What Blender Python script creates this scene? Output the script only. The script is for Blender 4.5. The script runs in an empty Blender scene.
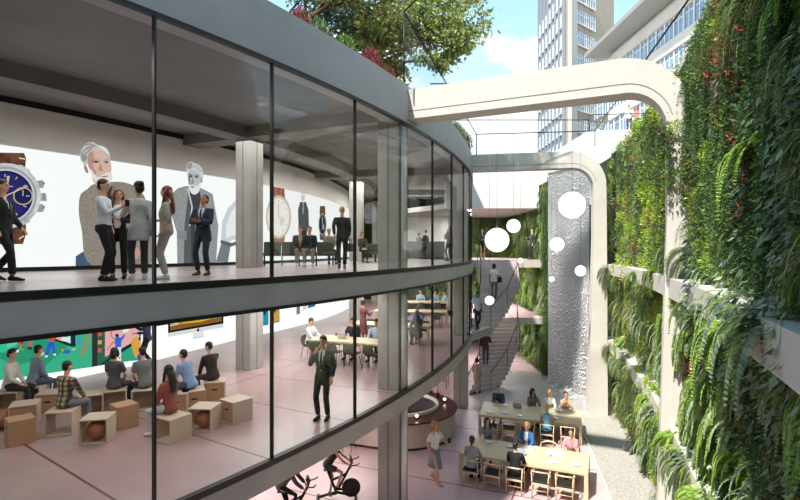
import bpy, bmesh, math, random
import numpy as np
from mathutils import Vector, Matrix
random.seed(7); np.random.seed(7)
sc = bpy.context.scene
COL = sc.collection
PI = math.pi
# ------------------------------------------------------------------ layout
EYE = 6.95                      # eye height above the ground floor
F0, F1, F2 = 0.0, 3.2, 6.4      # finished floor levels
CEIL, HEAD, TOP = 10.8, 10.3, 11.3
CX, CY, R = -35.4, 29.96, 39.3  # centre and radius of the curved facade
def PO(deg, r, z=0.0):
    a = math.radians(deg)
    return Vector((CX + (R + r) * math.cos(a), CY + (R + r) * math.sin(a), z))
def W(px, py, z):
    d = 500.0 * (EYE - z) / (py - 250.0)
    return Vector(((px - 400.0) / 500.0 * d, d, z))
def D(px, d, z=0.0):
    return Vector(((px - 400.0) / 500.0 * d, d, z))
def interp(x, xs, ys):
    return float(np.interp(x, xs, ys))
def wall_r(deg):
    return interp(deg, [-38, -33, -28, -24.6, -18.5, -11, 10], [7.9, 7.13, 6.62, 6.3, 5.98, 5.9, 5.9])
def led_r(deg, lvl):
    if lvl == 2: return interp(deg, [-40, -34.5, -27, -22, -12, -3, 15], [-8.4, -8.4, -8.3, -8.0, -7.6, -7.4, -6.6])
    return interp(deg, [-40, -33, -27, -22, -17, -8, 5, 30], [-9.2, -9.2, -9.2, -9.4, -9.3, -8.2, -7.0, -5.6])
# ------------------------------------------------------------------ materials
MATS = {}
def lin(c):
    if isinstance(c, str):
        c = c.lstrip('#'); c = c if len(c) == 6 else ''.join(x + x for x in c); c = [int(c[i:i + 2], 16) / 255 for i in (0, 2, 4)]
        c = [x / 12.92 if x <= .04045 else ((x + .055) / 1.055) ** 2.4 for x in c]
    return (*c, 1.0)
def nt(name):
    m = bpy.data.materials.new(name); m.use_nodes = True
    t = m.node_tree; t.nodes.clear()
    out = t.nodes.new('ShaderNodeOutputMaterial')
    return m, t, out
def N(t, typ, **k):
    n = t.nodes.new(typ)
    for a, v in k.items():
        if a.startswith('i_'):
            n.inputs[int(a[2:]) if a[2:].isdigit() else a[2:].replace('_', ' ')].default_value = v
        else: setattr(n, a, v)
    return n
def mat(name, col, rough=.6, metal=0, var=.12, scale=6.0, bump=0, bscale=40, detail=4, coat=0, stretch=None, rnd=0):
    if name in MATS: return MATS[name]
    m, t, out = nt(name)
    b = N(t, 'ShaderNodeBsdfPrincipled'); b.inputs['Roughness'].default_value = rough; b.inputs['Metallic'].default_value = metal
    if coat: b.inputs['Coat Weight'].default_value = coat
    c = lin(col)
    tc = N(t, 'ShaderNodeTexCoord'); src = tc.outputs['Object']
    if stretch:
        mp = N(t, 'ShaderNodeMapping'); mp.inputs['Scale'].default_value = stretch
        t.links.new(src, mp.inputs['Vector']); src = mp.outputs['Vector']
    nz = N(t, 'ShaderNodeTexNoise'); nz.inputs['Scale'].default_value = scale; nz.inputs['Detail'].default_value = detail
    t.links.new(src, nz.inputs['Vector'])
    rp = N(t, 'ShaderNodeValToRGB')
    rp.color_ramp.elements[0].position = .3; rp.color_ramp.elements[1].position = .7
    rp.color_ramp.elements[0].color = tuple(x * (1 - var) for x in c[:3]) + (1,)
    rp.color_ramp.elements[1].color = tuple(min(1, x * (1 + var)) for x in c[:3]) + (1,)
    t.links.new(nz.outputs['Fac'], rp.inputs['Fac'])
    colout = rp.outputs['Color']
    if rnd:
        oi = N(t, 'ShaderNodeObjectInfo'); hs = N(t, 'ShaderNodeHueSaturation')
        mr = N(t, 'ShaderNodeMapRange'); mr.inputs['To Min'].default_value = 1 - rnd; mr.inputs['To Max'].default_value = 1 + rnd
        t.links.new(oi.outputs['Random'], mr.inputs['Value']); t.links.new(mr.outputs['Result'], hs.inputs['Value'])
        t.links.new(colout, hs.inputs['Color']); colout = hs.outputs['Color']
    t.links.new(colout, b.inputs['Base Color'])
    if bump:
        n2 = N(t, 'ShaderNodeTexNoise'); n2.inputs['Scale'].default_value = bscale; n2.inputs['Detail'].default_value = 3
        t.links.new(src, n2.inputs['Vector'])
        bp = N(t, 'ShaderNodeBump'); bp.inputs['Strength'].default_value = bump; bp.inputs['Distance'].default_value = .02
        t.links.new(n2.outputs['Fac'], bp.inputs['Height']); t.links.new(bp.outputs['Normal'], b.inputs['Normal'])
    t.links.new(b.outputs['BSDF'], out.inputs['Surface'])
    MATS[name] = m; return m
def emat(name, col, s=1.0):
    if name in MATS: return MATS[name]
    m, t, out = nt(name)
    e = N(t, 'ShaderNodeEmission'); e.inputs['Color'].default_value = lin(col); e.inputs['Strength'].default_value = s
    t.links.new(e.outputs['Emission'], out.inputs['Surface'])
    MATS[name] = m; return m
def leafmat(name, col, var=.35, rough=.55, trans=.38):
    if name in MATS: return MATS[name]
    m, t, out = nt(name)
    c = lin(col)
    g = N(t, 'ShaderNodeNewGeometry')
    nz = N(t, 'ShaderNodeTexNoise'); nz.inputs['Scale'].default_value = 1.7; nz.inputs['Detail'].default_value = 2
    t.links.new(g.outputs['Position'], nz.inputs['Vector'])
    ad = N(t, 'ShaderNodeMath', operation='ADD')
    sb = N(t, 'ShaderNodeMath', operation='MULTIPLY_ADD'); sb.inputs[1].default_value = .8; sb.inputs[2].default_value = -.4
    t.links.new(g.outputs['Random Per Island'], sb.inputs[0])
    t.links.new(nz.outputs['Fac'], ad.inputs[0]); t.links.new(sb.outputs[0], ad.inputs[1])
    rp = N(t, 'ShaderNodeValToRGB')
    rp.color_ramp.elements[0].position = .2; rp.color_ramp.elements[1].position = .85
    rp.color_ramp.elements[0].color = tuple(x * (1 - var) for x in c[:3]) + (1,)
    rp.color_ramp.elements[1].color = (min(1, c[0] * (1 + var * 1.2)), min(1, c[1] * (1 + var)), min(1, c[2] * (1 + var * .6)), 1)
    t.links.new(ad.outputs[0], rp.inputs['Fac'])
    b = N(t, 'ShaderNodeBsdfPrincipled'); b.inputs['Roughness'].default_value = rough
    b.inputs['Specular IOR Level'].default_value = .25
    tr = N(t, 'ShaderNodeBsdfTranslucent')
    mx = N(t, 'ShaderNodeMixShader'); mx.inputs[0].default_value = trans
    t.links.new(rp.outputs['Color'], b.inputs['Base Color']); t.links.new(rp.outputs['Color'], tr.inputs['Color'])
    t.links.new(b.outputs[0], mx.inputs[1]); t.links.new(tr.outputs[0], mx.inputs[2]); t.links.new(mx.outputs[0], out.inputs['Surface'])
    MATS[name] = m; return m
def glassmat(name, tint='#f4f6f5', refl=.75, rough=.0):
    if name in MATS: return MATS[name]
    m, t, out = nt(name)
    tr = N(t, 'ShaderNodeBsdfTransparent'); tr.inputs['Color'].default_value = lin(tint)
    gl = N(t, 'ShaderNodeBsdfGlossy'); gl.inputs['Roughness'].default_value = rough
    fr = N(t, 'ShaderNodeFresnel'); fr.inputs['IOR'].default_value = 1.45
    ml = N(t, 'ShaderNodeMath', operation='MULTIPLY'); ml.inputs[1].default_value = refl
    mx = N(t, 'ShaderNodeMixShader')
    t.links.new(fr.outputs[0], ml.inputs[0]); t.links.new(ml.outputs[0], mx.inputs[0])
    t.links.new(tr.outputs[0], mx.inputs[1]); t.links.new(gl.outputs[0], mx.inputs[2]); t.links.new(mx.outputs[0], out.inputs['Surface'])
    MATS[name] = m; return m
# ------------------------------------------------------------------ mesh builder
class MB:
    def __init__(s): s.v = []; s.f = []; s.m = []; s.sm = []
    def add(s, vs, fs, m=0, smooth=False):
        b = len(s.v); s.v.extend(tuple(v) for v in vs)
        for f in fs: s.f.append([b + i for i in f]); s.m.append(m); s.sm.append(smooth)
        return s
    def box(s, c, d, rz=0, m=0, M=None):
        c = Vector(c); h = [x / 2 for x in d]; q = Matrix.Rotation(rz, 3, 'Z') if M is None else M
        vs = [c + q @ Vector((x * h[0], y * h[1], z * h[2])) for z in (-1, 1) for y in (-1, 1) for x in (-1, 1)]
        return s.add(vs, [(0, 2, 3, 1), (4, 5, 7, 6), (0, 1, 5, 4), (2, 6, 7, 3), (0, 4, 6, 2), (1, 3, 7, 5)], m)
    def rings(s, rings, m=0, cap=True, smooth=True, closed=False):
        n = len(rings[0]); vs = [p for r in rings for p in r]; fs = []
        k = len(rings)
        for i in range(k if closed else k - 1):
            j = (i + 1) % k
            for a in range(n):
                b = (a + 1) % n; fs.append((i * n + a, i * n + b, j * n + b, j * n + a))
        s.add(vs, fs, m, smooth)
        if cap and not closed:
            b = len(s.v) - len(vs)
            s.f.append([b + i for i in reversed(range(n))]); s.m.append(m); s.sm.append(False)
            s.f.append([b + (k - 1) * n + i for i in range(n)]); s.m.append(m); s.sm.append(False)
        return s
    def tube(s, pts, r, seg=8, m=0, cap=True, up=None, closed=False):
        pts = [Vector(p) for p in pts]; k = len(pts)
        if not isinstance(r, (list, tuple)): r = [r] * k
        rs = []; u = Vector(up) if up is not None else None
        for i, p in enumerate(pts):
            if closed: t = pts[(i + 1) % k] - pts[i - 1]
            else: t = (pts[min(i + 1, k - 1)] - pts[max(i - 1, 0)])
            if t.length < 1e-9: t = Vector((0, 0, 1))
            t.normalize()
            if u is None: u = Vector((1, 0, 0)) if abs(t.x) < .9 else Vector((0, 1, 0))
            x = u - t * u.dot(t)
            if x.length < 1e-6: x = t.orthogonal()
            x.normalize(); y = t.cross(x); u = x
            a, b = r[i] if isinstance(r[i], (list, tuple)) else (r[i], r[i])
            rs.append([p + x * (a * math.cos(2 * PI * q / seg)) + y * (b * math.sin(2 * PI * q / seg)) for q in range(seg)])
        return s.rings(rs, m, cap, True, closed)
    def ell(s, c, r, seg=12, rg=8, m=0, M=None):
        c = Vector(c); rs = []
        for i in range(rg + 1):
            a = PI * i / rg; sr = max(math.sin(a), .02); z = -math.cos(a)
            ring = []
            for q in range(seg):
                p = Vector((r[0] * sr * math.cos(2 * PI * q / seg), r[1] * sr * math.sin(2 * PI * q / seg), r[2] * z))
                ring.append(c + (M @ p if M is not None else p))
            rs.append(ring)
        return s.rings(rs, m)
    def lathe(s, prof, seg=24, c=(0, 0, 0), m=0, cap=True):
        c = Vector(c)
        return s.rings([[c + Vector((max(r, 1e-4) * math.cos(2 * PI * q / seg), max(r, 1e-4) * math.sin(2 * PI * q / seg), z)) for q in range(seg)] for r, z in prof], m, cap)
    def prism(s, poly, z0, z1, m=0):
        n = len(poly); vs = [(p[0], p[1], z0) for p in poly] + [(p[0], p[1], z1) for p in poly]
        area = sum(poly[i][0] * poly[(i + 1) % n][1] - poly[(i + 1) % n][0] * poly[i][1] for i in range(n))
        if area < 0: vs = vs[:n][::-1] + vs[n:][::-1]
        return s.add(vs, [tuple(reversed(range(n))), tuple(range(n, 2 * n))] + [(i, (i + 1) % n, n + (i + 1) % n, n + i) for i in range(n)], m)
    def arc(s, d0, d1, r0, r1, z0, z1, n=40, m=0, smooth=False):
        """curved slab between two angles; r0/r1 may be functions of the angle"""
        rs = []
        for i in range(n + 1):
            d = d0 + (d1 - d0) * i / n
            a = r0(d) if callable(r0) else r0; b = r1(d) if callable(r1) else r1
            rs.append([PO(d, a, z0), PO(d, b, z0), PO(d, b, z1), PO(d, a, z1)])
        return s.rings(rs, m, True, smooth)
    def mesh(s, name, mats):
        me = bpy.data.meshes.new(name); me.from_pydata(s.v, [], s.f)
        me.polygons.foreach_set('material_index', s.m); me.polygons.foreach_set('use_smooth', s.sm)
        for x in (mats if isinstance(mats, (list, tuple)) else [mats]): me.materials.append(x)
        me.update(); return me
    def build(s, name, mats, parent=None, bevel=0, M=None):
        me = s.mesh(name, mats)
        if parent is None or True:
            bm = bmesh.new(); bm.from_mesh(me); bmesh.ops.recalc_face_normals(bm, faces=bm.faces)
            if bevel: bmesh.ops.bevel(bm, geom=[e for e in bm.edges if e.calc_face_angle(0) > .6], offset=bevel, segments=2, affect='EDGES', profile=.6)
            bm.to_mesh(me); bm.free()
        return link(name, me, parent)
def link(name, me, parent=None, loc=None, rz=0):
    o = bpy.data.objects.new(name, me); COL.objects.link(o)
    if parent is not None: o.parent = parent
    if loc is not None: o.location = loc
    if rz: o.rotation_euler = (0, 0, rz)
    return o
def tag(o, label=None, cat=None, group=None, kind=None):
    if label: o['label'] = label
    if cat: o['category'] = cat
    if group: o['group'] = group
    if kind: o['kind'] = kind
    return o
def struct(name, mb, m, bevel=0, label=None, parent=None):
    o = mb.build(name, m, parent, bevel)
    if parent is None: tag(o, label, None, None, 'structure')
    return o
def thing(name, label, cat, loc=(0, 0, 0), rz=0, group=None):
    o = bpy.data.objects.new(name, None); COL.objects.link(o)
    o.location = loc; o.rotation_euler = (0, 0, rz); o.empty_display_size = .2
    return tag(o, label, cat, group)
KIDS = {}
def copy_tree(o, parent=None):
    c = o.copy(); COL.objects.link(c)
    if parent is not None: c.parent = parent
    for ch in list(o.children): copy_tree(ch, c)
    return c
def place(proto, used, loc, rz, label, group=None, scale=None):
    o = copy_tree(proto) if used else proto
    o.location = loc; o.rotation_euler = (0, 0, rz); o['label'] = label
    if group: o['group'] = group
    if scale: o.scale = (scale,) * 3 if not isinstance(scale, (tuple, list)) else scale
    return o
# ------------------------------------------------------------------ setting
concrete = mat('concrete', '#a9a6a1', .75, var=.10, scale=1.6, bump=.15, bscale=25, detail=8)
conc_light = mat('concrete_pale', '#c9c5bd', .7, var=.06, scale=1.2, bump=.1, bscale=30, detail=8)
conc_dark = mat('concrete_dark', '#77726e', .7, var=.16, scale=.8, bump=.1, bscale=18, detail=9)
conc_roof = mat('fascia_concrete', '#a09d9b', .6, var=.10, scale=.7, bump=.08, bscale=20, detail=8)
black = mat('black_metal', '#1c1d1f', .45, .3, var=.05)
dark_steel = mat('dark_steel', '#3b3a38', .4, .5, var=.05)
white_steel = mat('white_steel', '#e9e7e2', .4, .0, var=.03)
def floor_mat(name, col, joint, off=0.0, step=3.4, rough=.35):
    m, t, out = nt(name)
    g = N(t, 'ShaderNodeNewGeometry'); sp = N(t, 'ShaderNodeSeparateXYZ'); t.links.new(g.outputs['Position'], sp.inputs[0])
    def M2(op, a, b=None, c=None):
        n = N(t, 'ShaderNodeMath', operation=op)
        for i, x in enumerate((a, b, c)):
            if x is None: continue
            if isinstance(x, (int, float)): n.inputs[i].default_value = x
            else: t.links.new(x, n.inputs[i])
        return n.outputs[0]
    x = M2('SUBTRACT', sp.outputs[0], CX); y = M2('SUBTRACT', sp.outputs[1], CY)
    a = M2('ARCTAN2', y, x)
    u = M2('FRACT', M2('DIVIDE', M2('ADD', M2('MULTIPLY', a, 180 / PI), 400 + off), step))
    rr = M2('SQRT', M2('ADD', M2('MULTIPLY', x, x), M2('MULTIPLY', y, y)))
    w = M2('DIVIDE', .045, M2('MULTIPLY', rr, step * PI / 180))
    line = M2('LESS_THAN', u, w)
    v = M2('FRACT', M2('DIVIDE', M2('ADD', rr, .9), 7.1)); line2 = M2('LESS_THAN', v, .045 / 7.1)
    line = M2('MAXIMUM', line, line2)
    c = lin(col)
    nz = N(t, 'ShaderNodeTexNoise'); nz.inputs['Scale'].default_value = .9; nz.inputs['Detail'].default_value = 8; nz.inputs['Roughness'].default_value = .65
    t.links.new(g.outputs['Position'], nz.inputs['Vector'])
    rp = N(t, 'ShaderNodeValToRGB'); rp.color_ramp.elements[0].position = .3; rp.color_ramp.elements[1].position = .7
    rp.color_ramp.elements[0].color = tuple(k * .86 for k in c[:3]) + (1,); rp.color_ramp.elements[1].color = tuple(min(1, k * 1.1) for k in c[:3]) + (1,)
    t.links.new(nz.outputs['Fac'], rp.inputs['Fac'])
    mx = N(t, 'ShaderNodeMix', data_type='RGBA'); t.links.new(line, mx.inputs[0]); t.links.new(rp.outputs[0], mx.inputs[6]); mx.inputs[7].default_value = lin(joint)
    b = N(t, 'ShaderNodeBsdfPrincipled'); b.inputs['Roughness'].default_value = rough
    t.links.new(mx.outputs[2], b.inputs['Base Color']); t.links.new(b.outputs[0], out.inputs['Surface'])
    return m
pink = floor_mat('pink_floor', '#cbadae', '#5f3f3f', off=-.35)
pink_up = floor_mat('pale_pink_floor', '#b9a8a7', '#8d7573', off=-.35, rough=.25)
pink_mid = floor_mat('mid_pink_floor', '#ac8f8f', '#6d4344', off=-.35, rough=.3)
gravel = mat('gravel_mat', '#a7a39c', .9, var=.45, scale=26, bump=.8, bscale=60, detail=3)
gravel_dark = mat('pond_bed', '#a8a6a0', .35, var=.35, scale=30, bump=.5, bscale=60, detail=3)
plaster = mat('white_plaster', '#e6e3de', .8, var=.03, scale=2)

# ground floor
f = MB(); f.arc(-48, 42, lambda d: -21, lambda d: 9, -.3, 0, 60); struct('floor', f, pink)
# floor of the middle storey and its ceiling in one slab; the upper slab likewise
DEND = 24
f = MB(); f.arc(-47, DEND, -20, -.02, F1 - .04, F1, 70); struct('floor_middle', f, pink_mid)
f = MB(); f.arc(-47, DEND, -20, .04, F1 - .42, F1 - .04, 90, smooth=False)
struct('slab_middle', f, concrete)
f = MB(); f.arc(-47, DEND, -20, -.02, F2 - .04, F2, 70); struct('floor_upper', f, pink_up)
f = MB(); f.arc(-47, DEND, -20, .04, F2 - .45, F2 - .04, 90); struct('slab_upper', f, concrete)
# roof: ceiling slab, fascia and coping
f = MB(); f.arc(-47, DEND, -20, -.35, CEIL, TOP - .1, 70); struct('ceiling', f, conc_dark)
f = MB(); f.arc(-47, DEND, -.45, .06, HEAD, TOP - .26, 100); struct('fascia_beam', f, conc_roof)
f = MB(); f.arc(-47, DEND, -.6, .03, TOP - .24, TOP, 100); struct('coping_trim', f, conc_roof)
# ceiling beams: one along the inner column line, the others radial
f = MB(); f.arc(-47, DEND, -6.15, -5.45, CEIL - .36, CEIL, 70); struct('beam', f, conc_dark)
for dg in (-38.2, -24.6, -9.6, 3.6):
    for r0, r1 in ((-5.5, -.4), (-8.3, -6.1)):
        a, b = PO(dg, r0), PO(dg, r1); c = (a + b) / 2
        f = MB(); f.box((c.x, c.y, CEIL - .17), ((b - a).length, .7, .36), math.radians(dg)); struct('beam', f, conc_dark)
# columns
def column(dg, r, z0, z1, s=.62, name='column', m=concrete):
    p = PO(dg, r); f = MB()
    f.box((p.x, p.y, (z0 + z1) / 2), (s, s, z1 - z0), math.radians(dg))
    # shallow vertical groove strip on the atrium-side and camera-side faces
    q = Matrix.Rotation(math.radians(dg), 3, 'Z')
    o = struct(name, f, m, .02)
    for nx, ny in ((1, 0), (0, -1)):
        g = MB(); c = p + q @ Vector((nx * s / 2, ny * s / 2, 0))
        g.box((c.x, c.y, (z0 + z1) / 2), (.012 if nx else .03, .03 if nx else .012, z1 - z0 - .02), math.radians(dg))
        g.build('column_groove', conc_dark, o)
    return o
for dg, r in ((-24.85, -.5), (-11.5, -.42), (2.1, -.5), (-38.6, -.75)):
    for z0, z1 in ((F0, F1 - .42), (F1, F2 - .45), (F2, HEAD + .5)):
        column(dg, r, z0, z1)
for p, s in ((D(249.5, 15.9), .6), (D(356.5, 25.2), .62), (D(376, 36), .6)):
    dg = math.degrees(math.atan2(p.y - CY, p.x - CX)); r = math.hypot(p.x - CX, p.y - CY) - R
    for z0, z1 in ((F0, F1 - .42), (F1, F2 - .45), (F2, CEIL - .34)):
        column(dg, r, z0, z1, s)
# slim white steel column standing just inside the glass, through the ground floor and both storeys
p = PO(-25.1, -.1)
for z0, z1 in ((F0, F1 - .42), (F1, F2 - .45), (F2, HEAD)):
    f = MB(); f.tube([(p.x, p.y, z0), (p.x, p.y, z1)], .075, 14); struct('column', f, white_steel)
# glazing: one window structure per bay and storey, with frame parts and a pane
glass = glassmat('clear_glass', '#f6f8f7', .10)
MUL = [-45.8, -42.4, -39.0, -35.64, -32.5, -28.85, -25.45, -22.15, -18.8, -15.4, -12.0, -8.6, -5.2, -1.8, 1.6, 5]
wn = 0
for lvl, z0, z1 in ((1, F1, F2 - .45), (2, F2, HEAD)):
    for i in range(len(MUL) - 1):
        a, b = MUL[i], MUL[i + 1]; wn += 1
        w = bpy.data.objects.new('window_%d' % wn, None); COL.objects.link(w); w['kind'] = 'structure'
        w.location = PO((a + b) / 2, 0, z0)
        inv = Matrix.Translation(-w.location)
        f = MB(); f.arc(a, b, -.012, .012, z0 + .07, z1 - .05, 6, smooth=False)
        f.v = [tuple(inv @ Vector(v)) for v in f.v]; f.build('window_pane', glass, w)
        f = MB(); f.arc(a, b, -.05, .06, z0 - .02, z0 + .075, 6); f.arc(a, b, -.04, .05, z1 - .06, z1, 6)
        f.v = [tuple(inv @ Vector(v)) for v in f.v]; f.build('window_frame', black, w)
        if abs(a + 25.45) > .1:
            f = MB(); p = PO(a, -.02); f.box((p.x, p.y, (z0 + z1) / 2), (.07, .032, z1 - z0 - .02), math.radians(a))
            f.v = [tuple(inv @ Vector(v)) for v in f.v]; f.build('window_mullion', black, w)
# ------------------------------------------------------------------ solid walls behind the screens
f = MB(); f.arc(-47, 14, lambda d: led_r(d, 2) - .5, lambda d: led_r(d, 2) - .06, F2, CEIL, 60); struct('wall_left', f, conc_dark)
f = MB(); f.arc(-47, 14, lambda d: led_r(d, 2) - .05, lambda d: led_r(d, 2) + .02, F2 + 3.18, CEIL - .16, 60); struct('trim_1', f, plaster)
f = MB(); f.arc(-47, 14, lambda d: led_r(d, 2) - .05, lambda d: led_r(d, 2) + .05, CEIL - .16, CEIL - .005, 60); struct('trim_2', f, black)
f = MB(); f.arc(-47, 14, lambda d: led_r(d, 2) - .05, lambda d: led_r(d, 2) + .04, F2 + .001, F2 + .11, 60); struct('baseboard_upper', f, black)
f = MB(); f.arc(-47, 24, lambda d: led_r(d, 1) - .5, lambda d: led_r(d, 1) - .06, F1, F2 - .45, 60); struct('wall_left_middle', f, plaster)
# unseen end wall added behind the viewpoint to block light from there
f = MB(); f.arc(-47.5, -46.8, -21, 9, 0, TOP + 1.2, 4); struct('wall_light_block', f, conc_dark)
# far end walls of the plates
f = MB(); f.box((-5, 47.2, 4.5), (20, .3, 13)); struct('wall_end', f, concrete)
f = MB(); f.box((-16, 15.5, 1.4), (.3, 60, 2.7)); struct('wall_left_ground', f, conc_dark)
# white partition behind the reception desk
f = MB(); a = D(404, 36.6); b = D(459, 36.6); f.box(((a.x + b.x) / 2, 36.6, F2 + 1.75), (b.x - a.x, .2, 3.5)); struct('partition', f, plaster)
# ------------------------------------------------------------------ concrete frames across the atrium
def frame_beam(dg, z0, z1, width, name, rb_=None):
    rad = 1.15; rb = rb_ or wall_r(dg) + .34; th = z1 - z0
    zc = (z0 + z1) / 2; path = []
    for r in (.02, 1.2, 2.4, 3.6, rb - .3 - rad):
        path.append((r, zc, th))
    for i in range(1, 9):
        a = PI / 2 * i / 9; t2 = th + (.5 - th) * i / 9
        path.append((rb - .3 - rad + rad * math.sin(a) , zc - rad * (1 - math.cos(a)), t2))
    path.append((rb - .3, zc - rad, .5))
    for z, t2 in ((7.5, .52), (5, .6), (2.5, .68), (0, .78)):
        path.append((rb - .28 - (t2 - .5) * .35, z, t2))
    # tangents in the (r,z) plane
    rs = []; gr = []
    for i, (r, z, t2) in enumerate(path):
        p0 = path[max(i - 1, 0)]; p1 = path[min(i + 1, len(path) - 1)]
        tx, tz = p1[0] - p0[0], p1[1] - p0[1]; L = math.hypot(tx, tz); tx /= L; tz /= L
        nx, nz = -tz, tx          # normal: up for the beam
        if i == len(path) - 1: nx, nz = 1, 0
        ang = math.radians(dg); ta = Vector((-math.sin(ang), math.cos(ang), 0))
        def q(off, w):
            return PO(dg, r + nx * off, z + nz * off) + ta * w
        h = t2 / 2; w = width / 2
        rs.append([q(h, -w), q(h, w), q(-h, w), q(-h, -w)])
        gr.append((q(-h * .52, -w - .004), q(-h * .46, -w - .004)))
    f = MB(); f.rings(rs, 0, True, False)
    o = struct(name, f, conc_light)
    g = MB(); g.rings([[a, b, b + (a - b).cross(Vector((0, 0, 1))) * 0 + Vector((.004, .008, 0)), a + Vector((.004, .008, 0))] for a, b in gr[:13]], 0, True, False)
    g.build('beam_groove', conc_dark, o)
    return o
frame_beam(-24.7, 10.42, 11.2, .62, 'frame_beam')
frame_beam(-11.35, 10.42, 11.12, .62, 'frame_beam', 5.68)
# ------------------------------------------------------------------ planted wall: backing and ledges
soil = mat('planting_mat', '#24301a', .95, var=.5, scale=9, bump=.6, bscale=30)
f = MB(); f.arc(-39, -2, lambda d: wall_r(d) + .3, lambda d: wall_r(d) + .7, 0, TOP - .15, 70); struct('wall_right', f, soil)
for k, z in ((3, F1 - .42), (4, F2 - .47)):
    f = MB(); f.arc(-37.5, -10.6, lambda d: wall_r(d) - .22, lambda d: wall_r(d) + .35, z, z + .42, 70); struct('trim_%d' % k, f, conc_light)
f = MB(); f.arc(-39, -9.9, lambda d: wall_r(d) + .2, lambda d: wall_r(d) + 1.4, TOP - .15, TOP + .02, 60); struct('coping_right', f, conc_light)
# gravel strip along the foot of the planted wall with a pale kerb
f = MB(); f.arc(-37, -11.6, lambda d: wall_r(d) - 1.0 - .05 * (d + 24), lambda d: wall_r(d) + .3, .004, .03, 60); struct('gravel_path', f, gravel)
f = MB(); f.arc(-37, -11.6, lambda d: wall_r(d) - 1.06 - .05 * (d + 24), lambda d: wall_r(d) - 1.0 - .05 * (d + 24), 0, .06, 60); struct('kerb', f, conc_light)
# ------------------------------------------------------------------ back of the atrium
XW = 8.25
f = MB(); f.box((XW + .2, 32.6, 5.4), (.4, 10.0, 10.8)); struct('wall_back_right', f, soil)
f = MB(); f.box((2.0, 38.2, 5.4), (13, .4, 10.8)); struct('wall_back', f, soil)
# landings
def poly_slab(name, pts, z0, z1, m, top=None):
    f = MB(); f.prism(pts, z0, z1 - .03); o = struct(name, f, m)
    f = MB(); f.prism(pts, z1 - .03, z1); struct(name.replace('slab', 'floor'), f, top or pink)
    return o
LND = [(3.2, 27.7), (8.2, 27.7), (8.2, 38), (-2, 38), (1.5, 30)]
poly_slab('landing_slab_upper', LND, F2 - .42, F2, conc_light)
poly_slab('landing_slab_middle', LND, F1 - .36, F1, conc_light)
# dropped concrete head of the landing with the sunlit upstand above it
f = MB(); f.prism([(2.6, 28.6), (7.95, 28.6), (7.95, 29.1), (2.6, 29.1)], EYE + 2.4, EYE + 4.1); struct('wall_back_upper', f, plaster)
f = MB(); f.prism([(2.6, 29.1), (8.2, 29.1), (8.2, 38), (-3, 38)], EYE + 2.4, EYE + 2.7); struct('ceiling_landing', f, concrete)
# pond of dark gravel under the water curtain
pond = [W(480, 410, 0), W(478, 385, 0), W(520, 372, 0), W(548, 374, 0), W(582, 392, 0), W(583, 411, 0)]
pond = [(p.x, p.y) for p in pond]
f = MB(); f.prism(pond, .003, .02); struct('pond_water', f, gravel_dark)
# ------------------------------------------------------------------ stairs (two equal curved flights)
def make_stair(z_top, seed):
    root = thing('curved_staircase', 'x', 'staircase')
    K = [0, .33, .73, 1]
    rx, ry = [6.54, 6.42, 5.6, 4.5], [27.75, 26.9, 25.9, 24.5]
    lx, ly = [4.2, 4.25, 3.95, 3.2], [27.75, 26.6, 25.1, 23.9]
    n = 18; f = MB(); H = 3.2
    def ed(t):
        return Vector((interp(t, K, rx), interp(t, K, ry), 0)), Vector((interp(t, K, lx), interp(t, K, ly), 0))
    tr = MB(); railR = []; railL = []
    for i in range(n):
        t0, t1 = i / n, (i + 1) / n
        a, b = ed(t0); c, d = ed(t1)
        z = z_top - H * (i + 1) / (n + 0)
        zt = z + H / n * 0 + .0
        tr.prism([(p.x, p.y) for p in (a, b, d, c)], zt - .22, zt)
        e = (c - d).normalized()
        railR.append(c + Vector((0, 0, zt + .95)) - e * .06); railL.append(d + Vector((0, 0, zt + .95)) + e * .06)
    tr.build('steps', stairm, root)
    for nm, rl in (('handrail', railR), ('handrail', railL)):
        m = MB(); m.tube(rl, .022, 6); e = rl[-1]
        h = m.build(nm, black, root)
        for k in (0, 6, 12, len(rl) - 1):
            q = rl[k]; m = MB(); m.tube([(q.x, q.y, q.z - .95), (q.x, q.y, q.z)], .013, 6); m.build('rail_post', black, h)
    return root
stairm = mat('stair_concrete', '#cdc0be', .7, var=.08, scale=3, bump=.1)
tag(make_stair(F2, 1), 'pale curved concrete staircase rising from the middle floor to the upper landing', 'staircase')
tag(make_stair(F1, 2), 'pale curved concrete staircase rising from the ground to the middle landing', 'staircase')
# apron of the middle floor reaching out to the foot of the upper flight
ap = [PO(-13.5, -.1), Vector((3.3, 22.6, 0)), Vector((3.85, 23.5, 0)), Vector((4.55, 24.5, 0)), Vector((3.25, 23.95, 0)), PO(-9, -.25), PO(-11, -.25)]
f = MB(); f.prism([(p.x, p.y) for p in ap], F1 - .36, F1 - .005); struct('slab_apron', f, concrete)
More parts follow.
